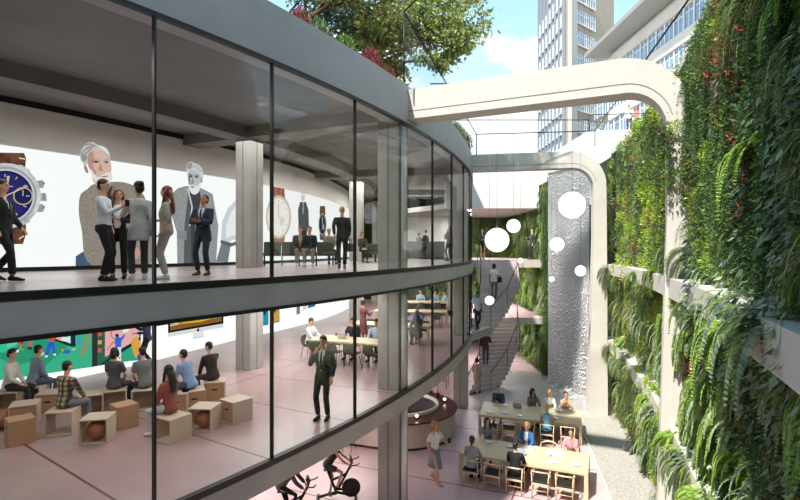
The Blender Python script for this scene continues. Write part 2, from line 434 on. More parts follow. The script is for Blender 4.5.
# ------------------------------------------------------------------ water curtain
m, t, out = nt('falling_water')
tc = N(t, 'ShaderNodeTexCoord'); mp = N(t, 'ShaderNodeMapping'); mp.inputs['Scale'].default_value = (9, 9, 5.5)
t.links.new(tc.outputs['Object'], mp.inputs['Vector'])
nz = N(t, 'ShaderNodeTexNoise'); nz.inputs['Scale'].default_value = 2.2; nz.inputs['Detail'].default_value = 6; nz.inputs['Roughness'].default_value = .7
t.links.new(mp.outputs[0], nz.inputs['Vector'])
vo = N(t, 'ShaderNodeTexVoronoi'); vo.inputs['Scale'].default_value = 1.6; t.links.new(mp.outputs[0], vo.inputs['Vector'])
rp = N(t, 'ShaderNodeValToRGB'); rp.color_ramp.elements[0].position = .42; rp.color_ramp.elements[1].position = .66
t.links.new(nz.outputs['Fac'], rp.inputs['Fac'])
bs = N(t, 'ShaderNodeBsdfPrincipled'); bs.inputs['Base Color'].default_value = lin('#eef0f0'); bs.inputs['Roughness'].default_value = .22; bs.inputs['Metallic'].default_value = .65
bp = N(t, 'ShaderNodeBump'); bp.inputs['Strength'].default_value = 1.0; bp.inputs['Distance'].default_value = .16
t.links.new(vo.outputs['Distance'], bp.inputs['Height']); t.links.new(bp.outputs[0], bs.inputs['Normal'])
tl = N(t, 'ShaderNodeBsdfTranslucent'); tl.inputs['Color'].default_value = lin('#dfe3e2')
m1 = N(t, 'ShaderNodeMixShader'); m1.inputs[0].default_value = .45; t.links.new(bs.outputs[0], m1.inputs[1]); t.links.new(tl.outputs[0], m1.inputs[2])
tr = N(t, 'ShaderNodeBsdfTransparent')
mr = N(t, 'ShaderNodeMapRange'); mr.inputs['To Min'].default_value = .8; mr.inputs['To Max'].default_value = .9
t.links.new(rp.outputs[0], mr.inputs['Value'])
mx = N(t, 'ShaderNodeMixShader'); t.links.new(mr.outputs[0], mx.inputs[0]); t.links.new(tr.outputs[0], mx.inputs[1]); t.links.new(m1.outputs[0], mx.inputs[2])
t.links.new(mx.outputs[0], out.inputs['Surface'])
water = m
a, b = D(548, 26.2), D(589, 23.2)
root = thing('water_curtain', 'tall shimmering sheet of falling water hung beside the planted wall', 'waterfall', ((a.x + b.x) / 2, (a.y + b.y) / 2, 0))
f = MB(); n = 24; vs = []; fs = []
for i in range(n + 1):
    u = i / n; p = a.lerp(b, u); dirn = (b - a).normalized(); nr = Vector((-dirn.y, dirn.x, 0))
    p = p + nr * (.12 * math.sin(PI * u))
    for k in range(13):
        z = .05 + 10.9 * k / 12
        vs.append((p.x - root.location.x, p.y - root.location.y, z))
        vs.append((p.x - root.location.x + nr.x * .03, p.y - root.location.y + nr.y * .03, z))
for i in range(n):
    for k in range(12):
        q0 = (i * 13 + k) * 2; q1 = ((i + 1) * 13 + k) * 2
        fs.append((q0, q1, q1 + 2, q0 + 2)); fs.append((q0 + 1, q0 + 3, q1 + 3, q1 + 1))
f.add(vs, fs, 0, True); f.build('water_sheet', water, root)
f = MB(); p0 = a - root.location; p1 = b - root.location
f.tube([p0 + Vector((0, 0, 10.98)), p0.lerp(p1, .5) + Vector((-dirn.y, dirn.x, 0)) * .12 + Vector((0, 0, 10.98)), p1 + Vector((0, 0, 10.98))], .06, 8); f.build('spill_pipe', conc_light, root)
# splashes where the water lands
foam = mat('white_foam', '#f4f6f6', .5, var=.02)
for i, (px, py, s) in enumerate(((552, 381, .22), (559, 386, .26), (568, 391, .26), (577, 398, .38))):
    p = W(px, py, .03); f = MB(); rr = random.Random(i)
    for k in range(26):
        q = Vector((rr.gauss(0, s), rr.gauss(0, s * .4), abs(rr.gauss(0, .05)))); f.ell(q, (.05 * rr.random() + .02, .04, .02 + .02 * rr.random()), 6, 4)
    o = f.build('water_splash', foam); o.location = p
    tag(o, 'small white splash of water on the dark pond below the water curtain', 'splash', 'splashes at the foot of the water curtain')
# ------------------------------------------------------------------ people
SKIN = {'light': mat('skin_light', '#d9a588', .5, var=.04), 'tan': mat('skin_tan', '#b98060', .5, var=.04), 'dark': mat('skin_dark', '#6b4433', .45, var=.04)}
eye_m = mat('eye_dark', '#1a1412', .25, var=0); lip_m = mat('lips', '#a5594f', .5, var=0)
HAIRM = {k: mat('hair_' + k, c, .5, var=.25, scale=30, stretch=(1, 1, .15)) for k, c in dict(black='#15120f', brown='#3b2618', blond='#b98f58', red='#7a3a22', grey='#b9b5ae', light='#c9a877').items()}
def cloth(col, **k):
    return mat('cloth_' + col.strip('#'), col, .85, var=k.get('var', .1), scale=12, bump=.12, bscale=14)
def plaid():
    if 'plaid' in MATS: return MATS['plaid']
    m, t, out = nt('plaid'); tc = N(t, 'ShaderNodeTexCoord')
    def wv(ax, sc, prof='SIN'):
        w = N(t, 'ShaderNodeTexWave', wave_type='BANDS', bands_direction=ax, wave_profile=prof); w.inputs['Scale'].default_value = sc
        t.links.new(tc.outputs['Object'], w.inputs['Vector']); return w.outputs['Fac']
    a = N(t, 'ShaderNodeMix', data_type='RGBA'); a.inputs[6].default_value = lin('#d3c3a4'); a.inputs[7].default_value = lin('#4a4a56'); t.links.new(wv('X', 3.2), a.inputs[0])
    b = N(t, 'ShaderNodeMix', data_type='RGBA', blend_type='MULTIPLY'); b.inputs[0].default_value = .8; t.links.new(a.outputs[2], b.inputs[6])
    c = N(t, 'ShaderNodeMix', data_type='RGBA'); c.inputs[6].default_value = lin('#efe2c4'); c.inputs[7].default_value = lin('#6a5344'); t.links.new(wv('Z', 3.2), c.inputs[0])
    t.links.new(c.outputs[2], b.inputs[7])
    p = N(t, 'ShaderNodeBsdfPrincipled'); p.inputs['Roughness'].default_value = .9; t.links.new(b.outputs[2], p.inputs['Base Color']); t.links.new(p.outputs[0], out.inputs['Surface'])
    MATS['plaid'] = m; return m
def remeshed(mb, voxel, smooth=5):
    me = mb.mesh('tmp', [eye_m]); o = bpy.data.objects.new('tmp', me); COL.objects.link(o)
    r = o.modifiers.new('r', 'REMESH'); r.mode = 'VOXEL'; r.voxel_size = voxel; r.use_smooth_shade = True
    s = o.modifiers.new('s', 'SMOOTH'); s.factor = .5; s.iterations = smooth
    dg = bpy.context.evaluated_depsgraph_get(); dg.update()
    n = bpy.data.meshes.new_from_object(o.evaluated_get(dg))
    bpy.data.objects.remove(o); bpy.data.meshes.remove(me)
    n.materials.clear()
    return n
def ik(S, T, L1, L2, hint):
    v = T - S; d = min(v.length, (L1 + L2) * .985); u = v.normalized()
    T = S + u * d
    a = (L1 * L1 - L2 * L2 + d * d) / (2 * d); h = math.sqrt(max(L1 * L1 - a * a, 0))
    p = hint - u * hint.dot(u)
    if p.length < 1e-5: p = u.orthogonal()
    return S + u * a + p.normalized() * h, T
ARM = {  # wrist target in the torso frame (x is mirrored), elbow hint
    'down': ((.215, .04, -.03), (.15, -.9, 0)), 'fwd': ((.19, .20, .0), (.3, -1, -.2)), 'back': ((.20, -.20, .02), (.3, -1, 0)),
    'phone': ((.05, .28, .30), (.5, -.2, -1)), 'ear': ((.125, .135, .49), (.45, -.1, -1)), 'table': ((.15, .40, .17), (.7, -.3, -.6)),
    'lap': ((.08, .27, .07), (.7, -.5, -.3)), 'knee': ((.12, .36, .08), (.6, -.4, -.3)), 'pocket': ((.2, .05, .02), (.8, -.8, 0)),
    'chest': ((.0, .22, .24), (.8, -.2, -.7)), 'hold': ((.17, .30, .20), (.5, -.7, -.6)), 'chin': ((.05, .17, .52), (.3, .5, -1)),
    'out': ((.24, .34, .22), (.5, -.6, -.6)), 'talk': ((.12, .33, .36), (.5, -.3, -.9)), 'seatside': ((.24, -.04, .0), (.6, -.6, 0)), 'bars': ((.16, .50, .30), (.6, -.2, -.6)), 'rail': ((.3, .22, .16), (.6, -.6, -.3)),
}
def person(label, loc, face, H=1.75, kind='stand', arms=('down', 'down'), lean=0.0, head=(0, 0), seat=.46, skin='light', hair='short', hc='black',
           top='#333333', tkind='shirt', sleeve='long', shirt='#e8e8ea', bottom='#26262b', bkind='trousers', shoes='#1b1b1c', female=False, fine=True, group=None, pitchseat=0, stride=.3, tuck=False, plaidtop=False, barelegs=False, twist=0):
    vox = .02 if fine else .028
    k = H / 1.75
    Lt, Ls = .435, .425
    if kind == 'sit': hz = (seat / k) + .105
    elif kind == 'ride': hz = seat / k
    else: hz = .925
    hip = Vector((0, 0, hz)); RX = Matrix.Rotation(-lean, 3, 'X'); RZ = Matrix.Rotation(twist, 3, 'Z')
    RT = RZ @ RX
    def T(x, y, z): return hip + RT @ Vector((x, y, z))
    sw = .165 if female else .185
    legs = []
    for sg in (-1, 1):
        h = hip + Vector((sg * .09, 0, -.01))
        if kind == 'stand': an = Vector((sg * .10, .0 + sg * .02, .085))
        elif kind == 'walk':
            an = Vector((sg * .07, stride, .085)) if sg == 1 else Vector((sg * .07, -stride, .15))
        elif kind == 'sit': an = Vector((sg * (.10 if female else .13), .40 + sg * .04 - (.22 if tuck else 0), .085))
        else: an = Vector((sg * .13, .25 if sg == 1 else .05, .42 if sg == 1 else .16))
        kn, an = ik(h, an, Lt, Ls, Vector((sg * .12, 1, .25 if kind != 'sit' else .6)))
        legs.append((h, kn, an, sg))
    arm = []
    for i, sg in enumerate((-1, 1)):
        nm = arms[i]; (x, y, z), (hx, hy, hzz) = ARM[nm]
        S = T(sg * sw, -.01, .455 if female else .47); tg = T(sg * x, y, z)
        el, wr = ik(S, tg, .285, .255, RT @ Vector((sg * hx, hy, hzz)))
        arm.append((S, el, wr, sg, nm))
    HY = Matrix.Rotation(head[0], 3, 'Z') @ Matrix.Rotation(-head[1], 3, 'X')
    nb = T(0, -.005, .60)
    RH = RZ @ Matrix.Rotation(-lean * .5, 3, 'X') @ HY
    def Hd(x, y, z): return nb + RH @ Vector((x, y, z - .60))
    # ---- rings of the trunk
    wf = .88 if female else 1
    TR = [(-.10, .135, .100, -.005), (-.03, .160 if not female else .168, .120, -.012), (.08, .145 * wf, .108, -.005), (.18, .132 * wf, .095, .004), (.30, .150 * wf, .110, .006 if not female else .018), (.40, .160 * wf, .106, -.004), (.475, .125 * wf, .080, -.014), (.525, .085, .062, -.016), (.55, .058, .054, -.012)]
    def trunk(mb, z0, z1, inf, extra=()):
        zs = [z0] + [r[0] for r in TR if z0 < r[0] < z1] + [z1]
        zz = [r[0] for r in TR]; rings = []
        for z in zs:
            a = interp(z, zz, [r[1] for r in TR]); b = interp(z, zz, [r[2] for r in TR]); c = interp(z, zz, [r[3] for r in TR])
            rings.append([T((a + inf) * math.cos(2 * PI * q / 16), c + (b + inf) * math.sin(2 * PI * q / 16), z) for q in range(16)])
        mb.rings(rings)
    body = MB()
    trunk(body, -.10, .545, -.012)
    for S, el, wr, sg, nm in arm:
        body.tube([T(sg * .05, -.01, .47), S, S.lerp(el, .5), el, el.lerp(wr, .35), wr], [.05, .050, .042, .036, .037, .025], 10)
        d = (wr - el).normalized(); sd = d.cross(RT @ Vector((0, 1, 0)) if abs(d.dot(RT @ Vector((0, 1, 0)))) < .8 else Vector((0, 0, 1))).normalized()
        body.tube([wr - d * .01, wr + d * .045, wr + d * .088], [(.026, .02), (.037, .018), (.036, .015)], 10, up=sd)
    for h, kn, an, sg in legs:
        body.tube([h, h.lerp(kn, .5), kn, kn.lerp(an, .3), an], [.076, .064, .047, .050, .034], 10)
        ft = Vector((0, 1, 0)); dz = -.0 if kind != 'walk' or sg == 1 else -.045
        body.tube([an + Vector((0, -.045, -.045)), an + Vector((0, .05, -.05)), an + Vector((sg * .01, .15, -.06 + dz))], [.03, .034, .022], 8)
    body.tube([T(0, -.012, .50), Hd(0, .0, .66)], [.056, .05], 10)
    M = RH.to_3x3()
    body.ell(Hd(0, 0, .745), (.074, .094, .088), 14, 10, M=M); body.ell(Hd(0, .032, .672), (.052, .060, .072), 12, 8, M=M)
    body.ell(Hd(0, .094, .703), (.013, .022, .024), 8, 6, M=M)
    for sg in (-1, 1): body.ell(Hd(sg * .075, -.006, .708), (.011, .02, .032), 8, 6, M=M)
    me = remeshed(body, vox, 4)
    b2 = MB()
    b2.v = [v.co.copy() for v in me.vertices]; b2.f = [list(p.vertices) for p in me.polygons]; b2.m = [0] * len(b2.f); b2.sm = [True] * len(b2.f)
    bpy.data.meshes.remove(me)
    # fingers, eyes, lips
    for S, el, wr, sg, nm in arm:
        d = (wr - el).normalized(); fy = RT @ Vector((0, 1, 0))
        sd = d.cross(fy if abs(d.dot(fy)) < .8 else Vector((0, 0, 1))).normalized(); nr = sd.cross(d)
        if nm in ('down', 'fwd', 'back', 'pocket', 'seatside'): nr = -nr if nr.dot(RT @ Vector((-sg, 0, 0))) < 0 else nr
        else: nr = -nr if nr.z > 0 else nr
        curl = .9 if nm in ('phone', 'ear', 'bars', 'hold', 'chin', 'chest') else .35
        for q, (o, L) in enumerate(((-.027, .058), (-.009, .072), (.009, .078), (.027, .070))):
            p0 = wr + d * .07 + sd * o; p1 = p0 + d * (L * .55) + nr * (.012 * curl); p2 = p1 + (d * (1 - curl * .8) + nr * curl).normalized() * (L * .5)
            b2.tube([p0, p1, p2], [.0095, .009, .0065], 6)
        ts = 1 if sd.dot(RT @ Vector((-sg, .6, .3))) > 0 else -1
        p0 = wr + d * .03 + sd * ts * .026; p1 = p0 + (d * .5 + sd * ts * .8 + nr * .3).normalized() * .035; p2 = p1 + (d * .9 + nr * .4).normalized() * .03
        b2.tube([p0, p1, p2], [.012, .0105, .008], 6)
    for sg in (-1, 1):
        b2.ell(Hd(sg * .029, .083, .722), (.0125, .008, .008), 8, 6, 1, M=M)
        b2.tube([Hd(sg * .015, .092, .741), Hd(sg * .03, .090, .745), Hd(sg * .046, .078, .739)], .0045, 5, 2)
    b2.tube([Hd(-.02, .083, .655), Hd(0, .092, .655), Hd(.02, .083, .655)], [.004, .007, .004], 6, 3)
    root = link('person', b2.mesh('person', [SKIN[skin], eye_m, HAIRM[hc], lip_m]))
    tag(root, label, 'person', group)
    root.location = loc; root.scale = (k, k, k); root.rotation_euler = (0, 0, math.atan2(face[1], face[0]) - PI / 2)
    def child(nm, me, m):
        me.materials.clear(); me.materials.append(m); return link(nm, me, root)
    # ---- legs
    bm_ = cloth(bottom)
    if bkind in ('trousers', 'shorts', 'leggings'):
        mb = MB(); trunk(mb, -.10, .085, .006)
        inf = .004 if bkind == 'leggings' else .012
        for h, kn, an, sg in legs:
            if bkind == 'shorts': pts = [h, h.lerp(kn, .35), h.lerp(kn, .6)]; rr = [.086, .086, .082]
            else:
                lo = kn.lerp(an, .93); pts = [h + Vector((0, 0, .02)), h.lerp(kn, .5), kn, kn.lerp(an, .4), lo]
                rr = [.080 + inf, .066 + inf, .050 + inf * 1.3, .050 + inf * 1.2, .040 + inf * 1.6] if bkind == 'trousers' else [.08, .068, .052, .054, .040]
            mb.tube(pts, rr, 10)
        child(bkind, remeshed(mb, vox, 4), bm_)
    elif bkind == 'skirt':
        mb = MB(); rings = []
        st = stride if kind == 'walk' else .03
        for z, a, b in ((.10, .135, .105), (.0, .168, .13), (-.12, .175, .135), (-.30, .165, .13 + st * .5), (-.47, .16, .12 + st * .8)):
            rings.append([hip + Vector((a * math.cos(2 * PI * q / 20), -.005 + b * math.sin(2 * PI * q / 20), z)) for q in range(20)])
        mb.rings(rings); child('skirt', mb.mesh('skirt', bm_), bm_)
    # ---- shoes
    for h, kn, an, sg in legs:
        dz = -.0 if kind != 'walk' or sg == 1 else -.05
        mb = MB(); mb.tube([an + Vector((0, -.07, -.045)), an + Vector((0, -.04, -.043)), an + Vector((0, .04, -.047)), an + Vector((sg * .012, .13, -.058 + dz)), an + Vector((sg * .014, .19, -.066 + dz * 1.2))], [(.03, .03), (.039, .041), (.043, .038), (.044, .028), (.028, .018)], 10, up=(1, 0, 0))
        mb.tube([an + Vector((0, -.01, -.04)), an + Vector((0, -.01, .02))], [.042, .04], 10)
        child('shoe', mb.mesh('shoe', SKIN[skin]), cloth(shoes))
    # ---- top
    def upper(inf, hem, slv, coll=.53):
        mb = MB(); trunk(mb, hem, coll, inf)
        if hem < -.1:
            rings = []
            for z in np.linspace(hem, .02, 5):
                a = interp(z, [-.6, -.1, .05], [.175, .165, .135 if female else .14]) + inf; b = interp(z, [-.6, -.1, .05], [.15, .125, .105]) + inf
                rings.append([T(a * math.cos(2 * PI * q / 16), -.01 + b * math.sin(2 * PI * q / 16), float(z)) for q in range(16)])
            mb.rings(rings)
        for S, el, wr, sg, nm in arm:
            if slv == 'none': continue
            base = T(sg * .05, -.012, .472)
            if slv == 'long': pts = [base, S, S.lerp(el, .5), el, el.lerp(wr, .5), el.lerp(wr, .93)]; rr = [.052 + inf, (.049 if female else .055) + inf, (.044 if female else .049) + inf, .041 + inf, .038 + inf, .029 + inf]
            elif slv == 'mid': pts = [base, S, S.lerp(el, .5), el, el.lerp(wr, .3)]; rr = [.06 + inf, .056 + inf, .050 + inf, .044 + inf, .042 + inf]
            else: pts = [base, S, S.lerp(el, .4), S.lerp(el, .66)]; rr = [.06 + inf, .056 + inf, .052 + inf, .052 + inf]
            mb.tube(pts, rr, 10)
        return mb
    iT = RT.transposed()
    if tkind in ('suit', 'jacket', 'open'):
        sh = upper(.004, -.06, 'none'); child('shirt', remeshed(sh, vox, 3), cloth(shirt, var=.03))
        mb = upper(.016, -.20 if tkind != 'jacket' else -.08, sleeve); n = remeshed(mb, vox, 3)
        bmm = bmesh.new(); bmm.from_mesh(n); kill = []
        zb = .12 if tkind == 'suit' else (-.30 if tkind == 'open' else .1)
        for fc in bmm.faces:
            c = iT @ (fc.calc_center_median() - hip)
            wv = (c.z - zb) * (.19 if tkind != 'open' else .11) + (0 if tkind != 'open' else .012)
            if c.y > .03 and c.z > zb and abs(c.x) < min(wv, .075): kill.append(fc)
            if tkind == 'suit' and c.y > .03 and c.z < -.05 and abs(c.x) < (-.05 - c.z) * .3: kill.append(fc)
        bmesh.ops.delete(bmm, geom=list(set(kill)), context='FACES'); bmm.to_mesh(n); bmm.free()
        child('jacket', n, cloth(top))
        if tkind == 'suit' and not female:
            mb = MB(); mb.tube([T(0, .062, .52), T(0, .10, .45), T(0, .124, .30), T(0, .120, .14)], [(.012, .008), (.018, .008), (.026, .008), (.012, .006)], 6, up=(1, 0, 0)); child('tie', mb.mesh('tie', SKIN[skin]), cloth('#1e2230'))
    elif tkind == 'dress':
        child('dress', remeshed(upper(.010, -.52, sleeve), vox, 3), plaid() if plaidtop else cloth(top))
    else:
        hem = {'shirt': -.09, 'tunic': -.22, 'tucked': .02, 'vest': -.02}[tkind]
        n = remeshed(upper(.013 if tkind != 'tucked' else .009, hem, sleeve), vox, 3)
        child('shirt', n, plaid() if plaidtop else cloth(top))
    # ---- hair
    hm = HAIRM[hc]; mb = MB()
    if hair == 'short':
        mb.ell(Hd(0, -.014, .768), (.080, .095, .080), 14, 10, M=M); mb.ell(Hd(0, -.05, .715), (.072, .055, .075), 12, 8, M=M)
    elif hair == 'buzz':
        mb.ell(Hd(0, -.012, .760), (.0775, .093, .080), 14, 10, M=M)
    elif hair != 'none':
        mb.ell(Hd(0, -.016, .765), (.085, .098, .085), 14, 10, M=M); mb.ell(Hd(0, -.045, .71), (.082, .064, .09), 12, 8, M=M)
        if hair == 'long':
            mb.tube([Hd(0, -.06, .76), Hd(0, -.085, .66), T(0, -.125, .50), T(0, -.135, .36), T(0, -.125, .30)], [(.075, .045), (.088, .045), (.092, .036), (.075, .028), (.03, .015)], 12, up=RT @ Vector((1, 0, 0)))
            for sg in (-1, 1): mb.tube([Hd(sg * .068, -.01, .77), Hd(sg * .082, .01, .69), T(sg * .088, .03, .52), T(sg * .09, .06, .42)], [.022, .026, .026, .01], 8)
        elif hair == 'bob':
            for sg in (-1, 1): mb.tube([Hd(sg * .066, .0, .78), Hd(sg * .084, .0, .70), Hd(sg * .078, .0, .62)], [.025, .03, .018], 8)
            mb.tube([Hd(0, -.06, .75), Hd(0, -.075, .66), Hd(0, -.06, .60)], [(.07, .04), (.08, .04), (.06, .03)], 12, up=RT @ Vector((1, 0, 0)))
        elif hair == 'bun': mb.ell(Hd(0, -.11, .80), (.038, .038, .036), 10, 8, M=M)
        elif hair == 'pony': mb.tube([Hd(0, -.10, .77), Hd(0, -.15, .72), Hd(0, -.14, .58)], [.02, .032, .012], 8)
    if hair != 'none': child('hair', mb.mesh('hair', hm), hm)
    PEOPLE.append(root)
    root['_w'] = [list(k * wr) for _, _, wr, _, _ in arm]
    return root
PEOPLE = []
def wrist(p, i):
    """world point of a wrist (0 left, 1 right) before the depsgraph knows the object"""
    w = Vector(p['_w'][i]); a = p.rotation_euler[2]
    return Vector(p.location) + Matrix.Rotation(a, 3, 'Z') @ w
# ------------------------------------------------------------------ furniture
wood = mat('pale_oak', '#d2bd98', .5, var=.10, scale=5, stretch=(1, 9, 9))
wood_ply = mat('birch_ply', '#c7b4a0', .55, var=.09, scale=5, stretch=(1.2, 8, 8))
tan = mat('tan_board', '#b08a6b', .7, var=.06)
seat_dark = mat('black_leather', '#232323', .5, var=.08)
white_cer = mat('white_ceramic', '#f0efea', .25, var=.0)
leather = mat('ball_leather', '#a9714f', .5, var=.08, bump=.2, bscale=90)
olive = mat('olive_upholstery', '#4c4f45', .75, var=.08)
# ---- wooden dining chair
def make_wood_chair():
    t = thing('wooden_chair', 'x', 'chair')
    f = MB(); f.box((0, .0, .44), (.46, .44, .05)); f.build('seat', seat_dark, t, .015)
    f = MB(); f.box((0, .215, .405), (.46, .03, .05)); f.box((0, -.215, .405), (.46, .03, .05)); f.box((.22, 0, .405), (.03, .42, .05)); f.box((-.22, 0, .405), (.03, .42, .05)); f.build('seat_frame', wood, t)
    for sx in (-1, 1):
        f = MB(); f.tube([(sx * .235, .22, 0), (sx * .225, .215, .42), (sx * .225, .21, .64)], [.015, .018, .014], 8); f.build('leg', wood, t)
        f = MB(); f.tube([(sx * .215, -.22, 0), (sx * .215, -.20, .42), (sx * .235, -.20, .72)], [.015, .019, .015], 8); f.build('leg', wood, t)
    f = MB(); pts = [(-.25, .20, .64), (-.26, -.02, .67), (-.24, -.17, .73), (-.13, -.255, .76), (0, -.27, .765), (.13, -.255, .76), (.24, -.17, .73), (.26, -.02, .67), (.25, .20, .64)]
    f.tube(pts, [(.016, .012), (.016, .014), (.018, .016), (.022, .03), (.022, .036), (.022, .03), (.018, .016), (.016, .014), (.016, .012)], 8, up=(0, 0, 1))
    f.build('backrest', wood, t)
    f = MB(); f.tube([(-.225, .215, .22), (.225, .215, .22)], .010, 6); f.tube([(-.215, -.21, .22), (.215, -.21, .22)], .010, 6); f.build('stretcher', wood, t)
    return t
def make_shell_chair():
    t = thing('shell_chair', 'x', 'chair')
    f = MB(); rs = []
    for y, z, w in ((.22, .455, .19), (.1, .445, .22), (-.08, .44, .22), (-.18, .48, .215), (-.225, .60, .21), (-.245, .74, .17), (-.25, .78, .10)):
        ring = []
        for q in range(8):
            u = -1 + 2 * q / 7; ring.append(Vector((u * w, y + .035 * u * u, z + .02 * u * u)))
        ring += [v - Vector((0, .012, .018)) for v in reversed(ring)]
        rs.append(ring)
    f.rings(rs); f.build('shell', olive, t)
    for sx in (-1, 1):
        for sy in (-1, 1):
            f = MB(); f.tube([(sx * .16, sy * .13, .43), (sx * .215, sy * .21, 0)], .011, 6); f.build('leg', dark_steel, t)
    f = MB(); f.box((0, 0, .425), (.34, .28, .02)); f.build('seat_frame', dark_steel, t)
    return t
WC = make_wood_chair(); SC = make_shell_chair(); used = {'w': False, 's': False}
def wchair(loc, rz, label, group=None):
    o = place(WC, used['w'], loc, rz, label, group); used['w'] = True; return o
def schair(loc, rz, label, group=None):
    o = place(SC, used['s'], loc, rz, label, group); used['s'] = True; return o
def table(c, ang, L, Wd, label, h=.75, name='long_table', leg=.11, top=.09):
    t = thing(name, label, 'table', c, ang)
    f = MB(); f.box((0, 0, h - top / 2), (L, Wd, top)); f.build('tabletop', wood, t, .012)
    for sx in (-1, 1):
        for sy in (-1, 1):
            f = MB(); f.box((sx * (L / 2 - leg / 2), sy * (Wd / 2 - leg / 2), (h - top) / 2), (leg, leg, h - top - .001)); f.build('leg', wood, t, .008)
    return t
def loc_in(c, ang, u, v, z=0):
    return Vector((c[0] + u * math.cos(ang) - v * math.sin(ang), c[1] + u * math.sin(ang) + v * math.cos(ang), c[2] + z))
def dirv(ang): return (math.cos(ang), math.sin(ang))

# ================= ground: two long tables
TA = math.radians(-22.4); TC = (3.79, 15.25, 0); TL, TW = 3.7, 1.45
table(TC, TA, TL, TW, 'long pale oak dining table closer to the round bar, laptops and papers on it')
TB = math.radians(-17.5); TD = (4.96, 19.1, 0); TBL, TBW = 3.68, 1.7
table(TD, TB, TBL, TBW, 'long pale oak dining table beside the dark pond')
near, far = 'the table closer to the bar', 'the table by the pond'
def seat(c, ang, u, v, side, label, typ=wchair, off=.0, group=None):
    p = loc_in(c, ang, u, v); rz = ang if side < 0 else ang + PI     # chair looks along +Y
    return typ(p, rz + off, label, group)
def sitter(c, ang, u, v, side, label, **k):
    p = loc_in(c, ang, u, v - side * -.0)
    a = ang + PI / 2 if side < 0 else ang - PI / 2
    a += k.pop('turn', 0)
    return person(label, p, dirv(a), kind='sit', seat=k.pop('seat', .465), **k)
vN = TW / 2 + .12
for u, l in ((-1.4, 'pale wooden chair under the sitter in a grey sweater and blue skirt'), (-.75, 'empty pale wooden chair between the grey sweater sitter and the man in black'), (-.12, 'pale wooden chair under the man in a black jacket'), (.6, 'empty pale wooden chair next to the man in black, pushed to the table front'), (1.25, 'empty pale wooden chair at the end of the table front, farthest from the bar')):
    seat(TC, TA, u, -vN - .1, -1, l)
for u, l in ((-1.35, 'pale wooden chair under the long-haired woman in a grey blouse'), (-.65, 'empty pale wooden chair between the long-haired woman and the woman in blue blazer'), (-.05, 'pale wooden chair under the blond woman in a blue blazer'), (.62, 'empty pale wooden chair between the blue blazer and the pink top'), (1.3, 'pale wooden chair under the woman in a pink top')):
    seat(TC, TA, u, vN + .12, 1, l)
vF = TBW / 2 + .1
for u, l in ((-1.3, 'empty pale wooden chair at the pond table, nearest the bar on the front side'), (-.68, 'empty pale wooden chair at the pond table, second from the bar on the front side'), (-.02, 'empty pale wooden chair at the pond table beside the sleeveless blue top'), (.65, 'pale wooden chair under the fair-haired sitter in a sleeveless blue top'), (1.35, 'empty pale wooden chair at the pond table, nearest the planted wall on the front side')):
    seat(TD, TB, u, -vF - .1, -1, l)
for u, l in ((-1.3, 'pale wooden chair under the man in a denim jacket'), (-.5, 'empty pale wooden chair with a round back behind the open laptop'), (.05, 'pale wooden chair under the brown-haired woman in a brown jacket'), (.7, 'pale wooden chair under the blond woman in white by the pond'), (1.32, 'pale wooden chair under the woman in a pale pink sleeveless top')):
    seat(TD, TB, u, vF + .12, 1, l)
B = dict(top='#333', bottom='#2a2c33')
sitter(TC, TA, -1.4, -vN - .12, -1, 'person in grey sweater and blue skirt, seen from behind at the table front', top='#a3a3a8', bottom='#3d6f8f', hair='pony', hc='brown', female=True, arms=('table', 'table'), lean=.12, head=(.15, -.15))
sitter(TC, TA, -.12, -vN - .12, -1, 'man in a black jacket seen from behind, working at the table front', top='#1b1b1d', bottom='#222', hair='short', hc='black', arms=('table', 'table'), lean=.2, head=(0, -.2))
sitter(TC, TA, -1.35, vN + .14, 1, 'woman with long dark hair and grey blouse, seated across the table from grey sweater', top='#8d8e92', sleeve='short', bottom='#333', hair='long', hc='black', female=True, arms=('table', 'table'), lean=.18, head=(.5, -.1), turn=.2)
sitter(TC, TA, -.05, vN + .14, 1, 'blond woman in a bright blue blazer talking across the table', top='#2f66a8', tkind='open', bottom='#333', hair='bob', hc='blond', female=True, arms=('table', 'talk'), lean=.1, head=(.3, 0), turn=-.2)
sitter(TC, TA, 1.3, vN + .14, 1, 'woman in a pink top resting her chin on one hand at the table', top='#c98d9c', sleeve='short', bottom='#333', hair='pony', hc='brown', female=True, arms=('chin', 'table'), lean=.22, head=(-.1, -.15))
sitter(TD, TB, .65, -vF - .12, -1, 'fair-haired person in a sleeveless blue top, back turned, at the pond table', top='#5f97b5', sleeve='none', bottom='#3c4a3a', hair='short', hc='light', female=True, arms=('table', 'table'), lean=.12)
sitter(TD, TB, -1.3, vF + .14, 1, 'man in a denim jacket looking at his phone at the pond table', top='#3e4c66', tkind='open', shirt='#30343c', bottom='#2a2a30', hair='short', hc='black', arms=('table', 'phone'), lean=.15, head=(0, -.35))
sitter(TD, TB, .05, vF + .14, 1, 'woman with brown wavy hair and brown jacket, turned to her neighbour', top='#857463', bottom='#333', hair='long', hc='brown', female=True, arms=('table', 'table'), lean=.12, head=(.7, 0), turn=.3)
sitter(TD, TB, .7, vF + .14, 1, 'blond woman in white blouse and patterned scarf eating at the pond table', top='#dcd9d2', bottom='#444', hair='long', hc='blond', female=True, arms=('table', 'table'), lean=.15, head=(-.2, -.15))
sitter(TD, TB, 1.32, vF + .14, 1, 'woman in a pale pink sleeveless top, hands at her mouth, by the water curtain', top='#d5aba0', sleeve='none', bottom='#444', hair='pony', hc='brown', female=True, arms=('chin', 'chin'), lean=.2, head=(.3, -.15))
